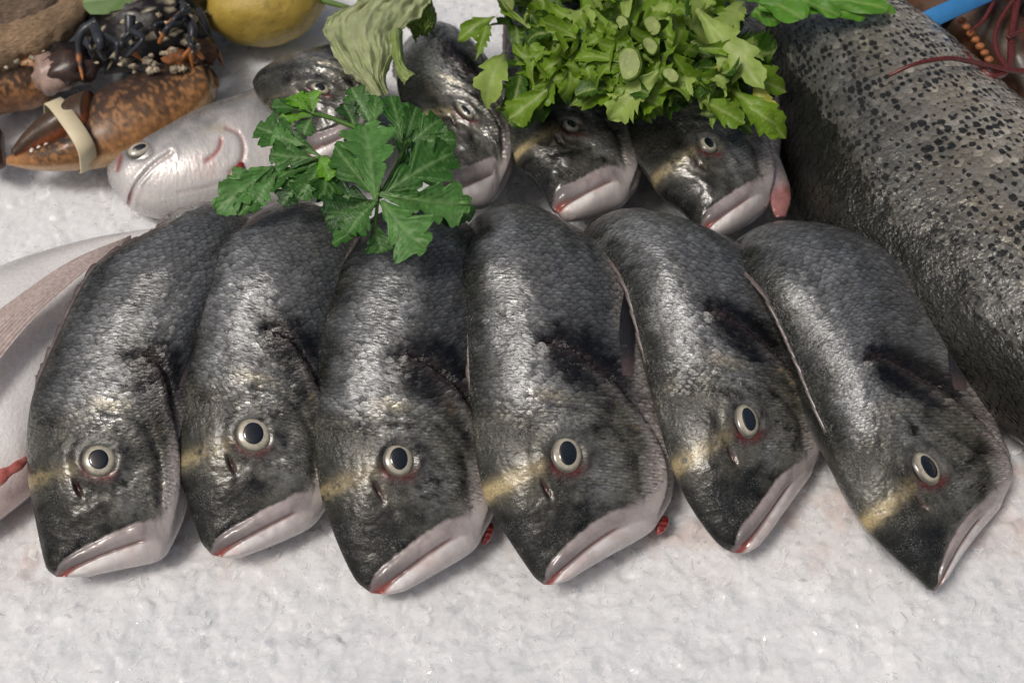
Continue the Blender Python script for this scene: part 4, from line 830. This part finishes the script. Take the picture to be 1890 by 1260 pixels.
# ---- lettuce leaf
def lettuce():
    root = empty('lettuce_leaf', P(690, 90, 9), 'wilted pale lettuce leaf with ruffled edge, draped between lemon and bream', 'lettuce')
    def sheet(name, rows, hs, c0, c1, seed, nu=70, nv=60, rip=.35):
        Lp = spline([P(a, b_, h) for (a, b_, c, d), h in zip(rows, hs)], nu); Rp = spline([P(c, d, h) for (a, b_, c, d), h in zip(rows, hs)], nu)
        U, Vv = np.meshgrid(np.linspace(0, 1, nu), np.linspace(0, 1, nv), indexing='ij'); u, v = U.ravel(), Vv.ravel(); i = (u * (nu - 1) + .5).astype(int)
        e = 1.0 - .22 * n2(u * 22, v * 0 + seed, 1, seed, 3) * (np.abs(v - .5) * 2) ** 6
        vv = .5 + (v - .5) * e
        V = Lp[i] * (1 - vv[:, None]) + Rp[i] * vv[:, None]
        nz = toward(V.mean(0), .6); ed = (np.abs(v - .5) * 2)
        big = rip / .35
        fold = big * (1.5 * (n2(u * 2.2, v * 7, 1, seed, 3) - .5) + .9 * (n2(u * 9, v * 17, 1, seed + 2, 3) - .5) + .35 * (n2(u * 26, v * 34, 1, seed + 3, 2) - .5)) + rip * ed ** 3 * (.8 * np.sin(u * 24 + seed) + .6 * np.sin(u * 61 + 4 * n2(u * 6, v, 1, seed))) + .7 * np.sin(v * math.pi)
        V = V + fold[:, None] * nz[None]
        vein = np.exp(-((((v - .5) * (7 - 3 * u) + .6 * np.sin(u * 5)) % 1.0 - .5) / .09) ** 2); vein = np.maximum(vein, .8 * np.exp(-((((u * 5 + np.abs(v - .5) * 4)) % 1.0 - .5) / .08) ** 2))
        c = lerp(c0, c1, n2(u * 6, v * 6, 1, seed)); c = c * (1 - vein[:, None] * .45) + np.array([.50, .53, .34])[None] * vein[:, None] * .45
        bl = sm(.66, .74, n2(u * 9, v * 9, 1, seed + 9))[:, None] * .5; c = c * (1 - bl) + np.array([.22, .17, .06]) * bl
        mesh(name, V, grid_faces(nu, nv), M['lettuce'], root, dict(Col=c))
    sheet('lobe', [(745, 10, 790, -20), (745, 40, 808, 20), (755, 65, 806, 50), (765, 78, 790, 72)], [9.6, 9.8, 9.6, 9.2], (.10, .20, .015), (.16, .28, .03), 5, rip=.3)
    sheet('blade', [(690, -40, 830, -60), (640, 8, 812, -12), (588, 42, 790, 22), (598, 85, 752, 60), (632, 128, 736, 96), (664, 155, 716, 145), (690, 190, 722, 178)], [11, 11, 11, 11.4, 11.5, 11.4, 11.2], (.38, .45, .20), (.52, .57, .32), 8)
    sheet('strip', [(715, 70, 745, 55), (722, 105, 746, 95), (732, 138, 752, 125), (745, 158, 772, 140)], [11.4, 11.5, 11.4, 11.2], (.24, .34, .07), (.34, .44, .14), 12, 30, 16, .12)
lettuce()

# ------------------------------------------------------------------ lemon
c0 = P(492, 0, 6.4); rad = 95 * K * ((c0 - CAM) @ FW)
n, k = 70, 90; th = np.linspace(.001, math.pi - .001, n); ph = np.linspace(0, 2 * math.pi, k, endpoint=False)
Tt, Pp = np.meshgrid(th, ph, indexing='ij'); D = np.stack([np.cos(Tt), np.sin(Tt) * np.cos(Pp), np.sin(Tt) * np.sin(Pp)], -1).reshape(-1, 3)
x = D[:, 0]; nub = .16 * np.exp(-((1 - np.abs(x)) / .05) ** 1.0)
axm = np.array([unit([1, .25, .12]), unit([-.25, 1, 0]), unit([-.1, 0, 1])])
V = c0 + (D * np.array([1.16, .90, .84]) * (1 + nub)[:, None] * (1 + (fbm(D * 2.2, 4) - .5) * .10)[:, None] * rad) @ axm
cc = lerp((.36, .24, .035), (.54, .41, .10), fbm(D * 2.5, 9)); bz = sm(.60, .72, fbm(D * 7, 3))[:, None] * .45; cc = cc * (1 - bz) + np.array([.20, .13, .025]) * bz
m = col_mat('lemon_peel', rough=.42, coat=.1, nscale=700, bumpd=.0006, amt=(.85, 1.1)); 
tag(mesh('lemon', V, grid_faces(n, k, True), m, None, dict(Col=cc), loc=c0 - [0, 0, rad * .9], recalc=True), 'whole ochre yellow lemon with brown blemishes, on the ice behind the bream', 'lemon')

# ------------------------------------------------------------------ lobsters
def shell_col(V, t=None, dark=.5, seed=1, under=None):
    a = fbm(V * .7, seed, 4); b_ = fbm(V * 4.8, seed + 5, 3)
    c = lerp((.030, .022, .018), (.10, .055, .030), a); sp = (sm(.52, .60, b_) * sm(dark - .15, dark + .15, a * .6 + (under if under is not None else 0)))[:, None]
    return c * (1 - sp) + np.array([.33, .165, .07]) * sp
def blob(name, parent, px, py, h, rx, ry, rz, c, material='shell', seed=1, bmp=.2):
    nn_, kk = 14, 18; th = np.linspace(.02, math.pi - .02, nn_); ph = np.linspace(0, 2 * math.pi, kk, endpoint=False); Tt, Pp = np.meshgrid(th, ph, indexing='ij')
    D = np.stack([np.cos(Tt), np.sin(Tt) * np.cos(Pp), np.sin(Tt) * np.sin(Pp)], -1).reshape(-1, 3)
    V = P(px, py, h) + D * [rx, ry, rz] * (1 + (fbm(D * 2 + seed, seed) - .5) * bmp * 2)[:, None]
    cc = np.tile(np.asarray(c, float), (len(V), 1)) * (.6 + .8 * fbm(V * 2.5, seed))[:, None]
    return V, [grid_faces(nn_, kk, True)], cc
def lobster_left():
    root = empty('lobster', P(230, 150, 4), 'dark blue black lobster with banded speckled orange claw, behind the silver fish', 'lobster')
    # big claw
    V, F, t, TH, fr = slab([(388, 128, 392, 150, 5.5, 5.5, .3, .3), (378, 118, 390, 182, 5.6, 5.2, 1.2, 1.2), (330, 122, 345, 236, 5.6, 4.4, 1.5, 1.6), (270, 138, 285, 272, 5.6, 4.2, 1.6, 1.7), (210, 160, 225, 296, 5.5, 4.0, 1.55, 1.6),
                            (165, 190, 178, 307, 5.2, 3.9, 1.4, 1.5), (140, 240, 140, 312, 5.0, 4.0, 1.3, 1.2), (95, 268, 95, 314, 4.6, 4.0, .95, .9), (50, 282, 50, 310, 4.3, 4.0, .6, .6), (14, 290, 12, 303, 4.2, 4.1, .2, .2)], 110, 60)
    s = np.cos(TH); un = s * .9
    c = shell_col(V, t, .22, 3, under=.30 + .28 * s); up_ = sm(.25, -.8, s + .2 * (fbm(V, 8) - .5))[:, None] * .75; c = c * (1 - up_) + np.array([.045, .030, .028]) * up_
    spk = sm(.50, .58, fbm(V * 5.5, 21, 3)); warm = sm(-.2, .7, s)[:, None] * .6 * (1 - .8 * spk[:, None] * sm(.95, .5, s)[:, None]); c = c * (1 - warm) + np.array([.36, .17, .06]) * warm * (.6 + .7 * fbm(V * 3, 6))[:, None]
    ed = sm(.86, .98, s)[:, None]; c = c * (1 - ed) + np.array([.55, .36, .20]) * ed; tip = sm(.80, .95, t)[:, None] * .6; c = c * (1 - tip) + np.array([.50, .24, .09]) * tip
    mesh('claw', V, F, M['shell'], root, dict(Col=c), recalc=True)
    V, F, t, TH, fr = slab([(170, 170, 160, 235, 6.2, 5.6, .9, .9), (140, 182, 138, 246, 6.0, 5.2, 1.2, 1.0), (100, 205, 112, 262, 5.7, 4.9, 1.15, 1.0), (62, 232, 80, 272, 5.3, 4.7, .9, .8), (34, 258, 48, 284, 5.0, 4.5, .6, .6), (20, 278, 28, 290, 4.8, 4.5, .2, .2)], 70, 40)
    s = np.cos(TH); c = shell_col(V, t, .62, 9); rd = sm(.55, .9, s)[:, None] * .7; c = c * (1 - rd) + np.array([.42, .12, .045]) * rd
    mesh('claw_finger', V, F, M['shell'], root, dict(Col=c), recalc=True)
    for k in range(7):
        f = k / 6; V, F, cc = blob('tooth', root, 140 - 80 * f, 252 + 28 * f, 5.0 - .2 * f, .26 - .1 * f, .2, .24, (.66, .60, .55), seed=k); mesh('tooth', V, F, M['shell'], root, dict(Col=cc))
    # cream rubber band: a flat loop round the claw
    na, nb = 60, 8; th = np.linspace(0, 2 * math.pi, na, endpoint=False); ctr = P(130, 250, 5.0); ax = P(161, 292, 4.6) - P(95, 200, 5.6); hl = np.linalg.norm(ax) / 2; ax = unit(ax)
    wd = unit(P(150, 232, 5) - P(112, 258, 5)); wd = unit(wd - ax * (wd @ ax)); nn = unit(np.cross(ax, wd)); nn = nn if nn @ (CAM - ctr) > 0 else -nn
    prof = [(-.54, 0), (-.48, .07), (.48, .07), (.54, 0), (.48, -.03), (-.48, -.03)]
    V = np.array([[ctr + ax * math.copysign(abs(math.cos(a)) ** .8, math.cos(a)) * (hl + o) + nn * math.copysign(abs(math.sin(a)) ** .45, math.sin(a)) * (1.45 + o) + wd * q for q, o in prof] for a in th]).reshape(-1, 3)
    mesh('rubber_band', np.vstack([V]), np.vstack([grid_faces(na, 6, True), np.stack([np.arange(6) + (na - 1) * 6, (np.arange(6) + 1) % 6 + (na - 1) * 6, (np.arange(6) + 1) % 6, np.arange(6)], 1)]), M['band'], root, recalc=True)
    # body and the joints of the arm
    V, F, t, TH, fr = slab([(150, -60, 420, -60, 6, 6, 2, 2), (150, 0, 392, -10, 6.5, 6.5, 3.2, 3), (160, 50, 385, 45, 6.2, 6.2, 2.8, 3), (175, 95, 370, 95, 5.6, 5.6, 2.0, 2.4), (200, 130, 340, 125, 5, 5, 1.0, 1.4)], 60, 50)
    V = V + (fbm(V * 1.6, 3, 4) - .5)[:, None] * 1.1
    c = lerp((.004, .004, .005), (.016, .014, .014), fbm(V * 1.3, 4)); wsp = sm(.66, .70, fbm(V * 2.6, 12, 2))[:, None]; c = c * (1 - wsp) + np.array([.50, .44, .32]) * wsp
    mesh('body', V, F, M['shell'], root, dict(Col=c), recalc=True)
    arm = [(130, 130, 6.0, 1.5, 1.1, (.05, .03, .025)), (95, 140, 5.6, 1.2, 1.2, (.34, .24, .20)), (60, 118, 5.6, .8, .6, (.45, .22, .10)), (120, 105, 6.0, 1.3, .9, (.02, .018, .018)), (325, 108, 6.6, .75, .6, (.38, .16, .07)), (375, 95, 6.4, .8, .8, (.10, .05, .03))]
    for k, (px, py, h, a, b_, cc0) in enumerate(arm):
        V, F, cc = blob('arm_joint', root, px, py, h, a, b_, b_, cc0, seed=20 + k, bmp=.6); mesh('arm_joint', V, F, M['shell'], root, dict(Col=cc))
    V, F, t, TH, fr = slab([(110, 130, 75, 190, 5, 4.2, 1, 1), (50, 125, 55, 200, 5.2, 4.0, 1.5, 1.3), (0, 140, 10, 208, 5.2, 3.9, 1.7, 1.4), (-60, 165, -45, 230, 5.2, 3.8, 1.7, 1.4), (-110, 210, -100, 250, 4.6, 3.8, .8, .8)], 60, 40)
    s = np.cos(TH); c = shell_col(V, t, .30, 13, under=.3 * sm(-.3, .6, s)); up_ = sm(.1, -.6, s)[:, None] * .9; c = c * (1 - up_) + np.array([.02, .017, .016]) * up_; lo = sm(.3, .8, s)[:, None] * .5; c = c * (1 - lo) + np.array([.42, .20, .09]) * lo
    mesh('claw', V, F, M['shell'], root, dict(Col=c), recalc=True)
    V, F, t, TH, fr = slab([(-60, 215, -60, 300, 4.8, 4, 1, 1), (-20, 228, -15, 312, 4.8, 3.8, 1.1, 1), (2, 240, 5, 308, 4.6, 3.8, .8, .8), (10, 262, 10, 292, 4.3, 4, .3, .3)], 30, 24)
    mesh('claw_finger', V, F, M['shell'], root, dict(Col=lerp((.05, .025, .018), (.12, .06, .035), fbm(V * 2, 3))), recalc=True)
    # walking legs, dark with orange tips
    legs = [[(350, 20, 7.5), (372, 60, 7.2), (395, 85, 6.2), (412, 122, 4.6)], [(335, 30, 8.2), (355, 52, 8.6), (352, 90, 7.8), (356, 125, 6.6)], [(360, 15, 7.4), (380, 50, 7), (384, 90, 6), (386, 125, 5)], [(180, 40, 8.6), (150, 62, 8.2), (146, 100, 7.2), (153, 148, 6.2)],
            [(175, 50, 9), (185, 80, 9), (192, 105, 7.8), (215, 85, 8.2)], [(240, 30, 9.2), (240, 60, 8.6), (244, 92, 7.6), (262, 112, 7)], [(300, 60, 9), (322, 40, 9.2), (350, 20, 9)]]
    rl = np.random.default_rng(9)
    for k in range(12):
        x0, y0 = rl.uniform(190, 375), rl.uniform(-5, 80); x1, y1 = x0 + rl.normal(0, 28), y0 + rl.uniform(15, 55); hh = rl.uniform(8.6, 9.4)
        legs.append([(x0, y0, hh), ((x0 + x1) / 2 + rl.normal(0, 10), (y0 + y1) / 2 - 8, hh + .4), (x1, y1, hh - .6)])
    for k, L in enumerate(legs):
        V, F, t = tube([P(*q) for q in L], [.34, .30, .24, .20, .06] if k < 6 else [.2, .15, .12], 34, 10, bump=.15, seed=k); t = np.r_[t, 0, 1]
        c = lerp((.012, .016, .022), (.05, .055, .065), fbm(V * 3, k)); o = (sm(.62, .75, t) * sm(.3, .5, fbm(V * 2, k + 3)))[:, None]; c = c * (1 - o) + np.array([.42, .16, .05]) * o if k in (0, 1, 2, 3) or k % 3 == 2 else c
        mesh('leg', V, F, M['shell'], root, dict(Col=c))
    r = np.random.default_rng(4)
    for k in range(46):                                         # pale knobs along the shell
        if k < 10: px, py, h = r.uniform(225, 345), 128 + r.normal(0, 6), 6.9
        elif k < 17: px, py, h = r.uniform(5, 120), 75 + r.normal(0, 6) + .0 * k, 6.4
        else: px, py, h = r.uniform(175, 365), r.uniform(8, 120), 8.6 - .008 * 60
        if 10 <= k < 17: py = 132 - .35 * px + r.normal(0, 5)
        s_ = r.uniform(.07, .24) * (1.6 if k in (18, 22, 30) else 1); V, F, cc = blob('shell_knob', root, px, py, h, s_ * r.uniform(.7, 1.5), s_ * .8, s_ * r.uniform(.6, 1.2), np.array((.55, .47, .33)) * r.uniform(.5, 1.1), seed=k, bmp=.7); mesh('shell_knob', V, F, M['shell'], root, dict(Col=cc.clip(0, .8)))
lobster_left()
def driftwood():
    root = empty('driftwood', P(60, 80, 5), 'weathered brown fibrous driftwood piece behind the lobster arm', 'wood')
    m, nt, b = mat('driftwood_grain'); c = attr(nt, 'Col'); k = attr(nt, 'can'); mp = N(nt, 'ShaderNodeMapping'); mp.inputs['Scale'].default_value = (1.2, 14, 14); nt.links.new(k.outputs['Vector'], mp.inputs[0])
    n_ = N(nt, 'ShaderNodeTexNoise', Scale=2.0, Detail=6.0, Roughness=.65); nt.links.new(mp.outputs[0], n_.inputs['Vector'])
    nt.links.new(mixc(nt, 1.0, c.outputs['Color'], ramp(nt, n_.outputs[0], [(.3, (.4,) * 3), (.7, (1.5,) * 3)]), 'MULTIPLY'), b.inputs['Base Color']); b.inputs['Roughness'].default_value = .7
    nt.links.new(bump(nt, n_.outputs[0], 1, .003), b.inputs['Normal'])
    for k_, (pts, rr, cc) in enumerate([([(-60, 118, 5), (20, 92, 6), (100, 52, 7), (160, -5, 8)], [1.7, 1.5, 1.1, .8], (.40, .27, .16)), ([(-60, 60, 6), (10, 40, 6.4), (80, 10, 7), (130, -40, 7.5)], [2.2, 1.9, 1.5, 1.2], (.22, .16, .11)), ([(-60, 138, 4.2), (10, 118, 5), (70, 88, 6), (120, 58, 6.6)], [.9, .8, .6, .4], (.44, .29, .17)), ([(-60, 10, 6), (20, -5, 7), (90, -40, 7)], [1.6, 1.5, 1.2], (.17, .13, .095))]):
        V, F, t = tube([P(*q) for q in pts], rr, 60, 40, bump=.35, seed=k_ + 2); a = np.r_[np.tile(np.linspace(0, 6.28, 40, endpoint=False), 60), 0, 0]
        mesh('branch', V, F, m, root, dict(Col=lerp(np.array(cc) * .7, np.array(cc) * 1.25, fbm(V * .8, k_)), can=np.stack([np.r_[t, 0, 1] * 12, np.sin(a) * .6, np.cos(a) * .6], 1)))
driftwood()
def lobster_right():
    root = empty('lobster', P(1780, 60, 4), 'brown black lobster with blue band and red feelers, behind the salmon', 'lobster')
    V, F, t, TH, fr = slab([(1600, -60, 1700, -60, 5, 5, 1, 1), (1618, 0, 1790, -40, 5, 6, 2.0, 2), (1660, 50, 1840, -10, 5, 6, 2.4, 2), (1740, 90, 1880, 40, 5, 6, 2.4, 2), (1830, 150, 1930, 90, 5, 6, 2, 2), (1900, 220, 1990, 170, 4.5, 5, 1, 1)], 70, 50)
    c = shell_col(V, t, .58, 33) * .5; lo = sm(.45, .62, fbm(V * .8, 44))[:, None] * .45; c = c * (1 - lo) + np.array([.16, .07, .035]) * lo
    mesh('claw', V, F, M['shell'], root, dict(Col=c), recalc=True)
    V, F, t, TH, fr = slab([(1800, -60, 2000, -60, 6, 6, 2, 2), (1820, 0, 2010, 10, 5.5, 5.5, 3, 2), (1850, 80, 2030, 100, 5, 5, 3, 2), (1880, 170, 2050, 190, 4, 4, 2, 2), (1930, 240, 2060, 240, 3, 3, 1, 1)], 60, 40)
    mesh('body', V + (fbm(V * 1.5, 4) - .5)[:, None] * .8, F, M['shell'], root, dict(Col=lerp((.006, .005, .005), (.03, .02, .014), fbm(V * 1.2, 3))), recalc=True)
    for k in range(7):
        V, F, cc = blob('claw_tooth', root, 1775 + 8.5 * k, 38 + 12 * k, 7.9 - .05 * k, .26, .22, .2, (.34, .13, .05), seed=50 + k); mesh('claw_tooth', V, F, M['shell'], root, dict(Col=cc))
    # blue band round the claw
    na = 60; th = np.linspace(0, 2 * math.pi, na, endpoint=False); a0, a1 = P(1672, 56, 8.6), P(1822, -12, 8.8); ctr = (a0 + a1) / 2; ax = unit(a1 - a0); hl = np.linalg.norm(a1 - a0) / 2
    ctr = ctr - unit(CAM - ctr) * .6; nn = unit(CAM - ctr); nn = unit(nn - ax * (nn @ ax)); wd = np.cross(ax, nn)
    prof = [(-.55, 0), (-.5, .06), (.5, .06), (.55, 0), (.5, -.03), (-.5, -.03)]
    V = np.array([[ctr + ax * math.copysign(abs(math.cos(a)) ** .5, math.cos(a)) * (hl + o) + nn * math.copysign(abs(math.sin(a)) ** .5, math.sin(a)) * (1.3 + o) + wd * q for q, o in prof] for a in th]).reshape(-1, 3)
    mesh('rubber_band', V, np.vstack([grid_faces(na, 6, True), np.stack([np.arange(6) + (na - 1) * 6, (np.arange(6) + 1) % 6 + (na - 1) * 6, (np.arange(6) + 1) % 6, np.arange(6)], 1)]), M['blue'], root, recalc=True)
    for pts, rr in (([(1640, 140, 11.4), (1690, 118, 11.9), (1750, 108, 11.6), (1800, 116, 10.6), (1850, 128, 9.6), (1900, 133, 9)], [.09, .13, .16, .18]), ([(1715, 66, 9.0), (1780, 100, 9.8), (1830, 140, 9.8), (1862, 125, 9), (1868, 60, 8.5), (1880, -10, 8.5)], [.08, .15, .2, .22]), ([(1900, -40, 9), (1845, 40, 8.6), (1838, 90, 8.8), (1860, 128, 9)], [.1, .14, .15]), ([(1850, -30, 9), (1820, 30, 8.6), (1790, 60, 8.4)], [.14, .12, .08]), ([(1860, 70, 9), (1900, 50, 9)], [.12, .12])):
        V, F, t = tube([P(*q) for q in pts], rr, 60, 9, bump=.1, seed=3); mesh('feeler', V, F, M['antenna'], root)
lobster_right()
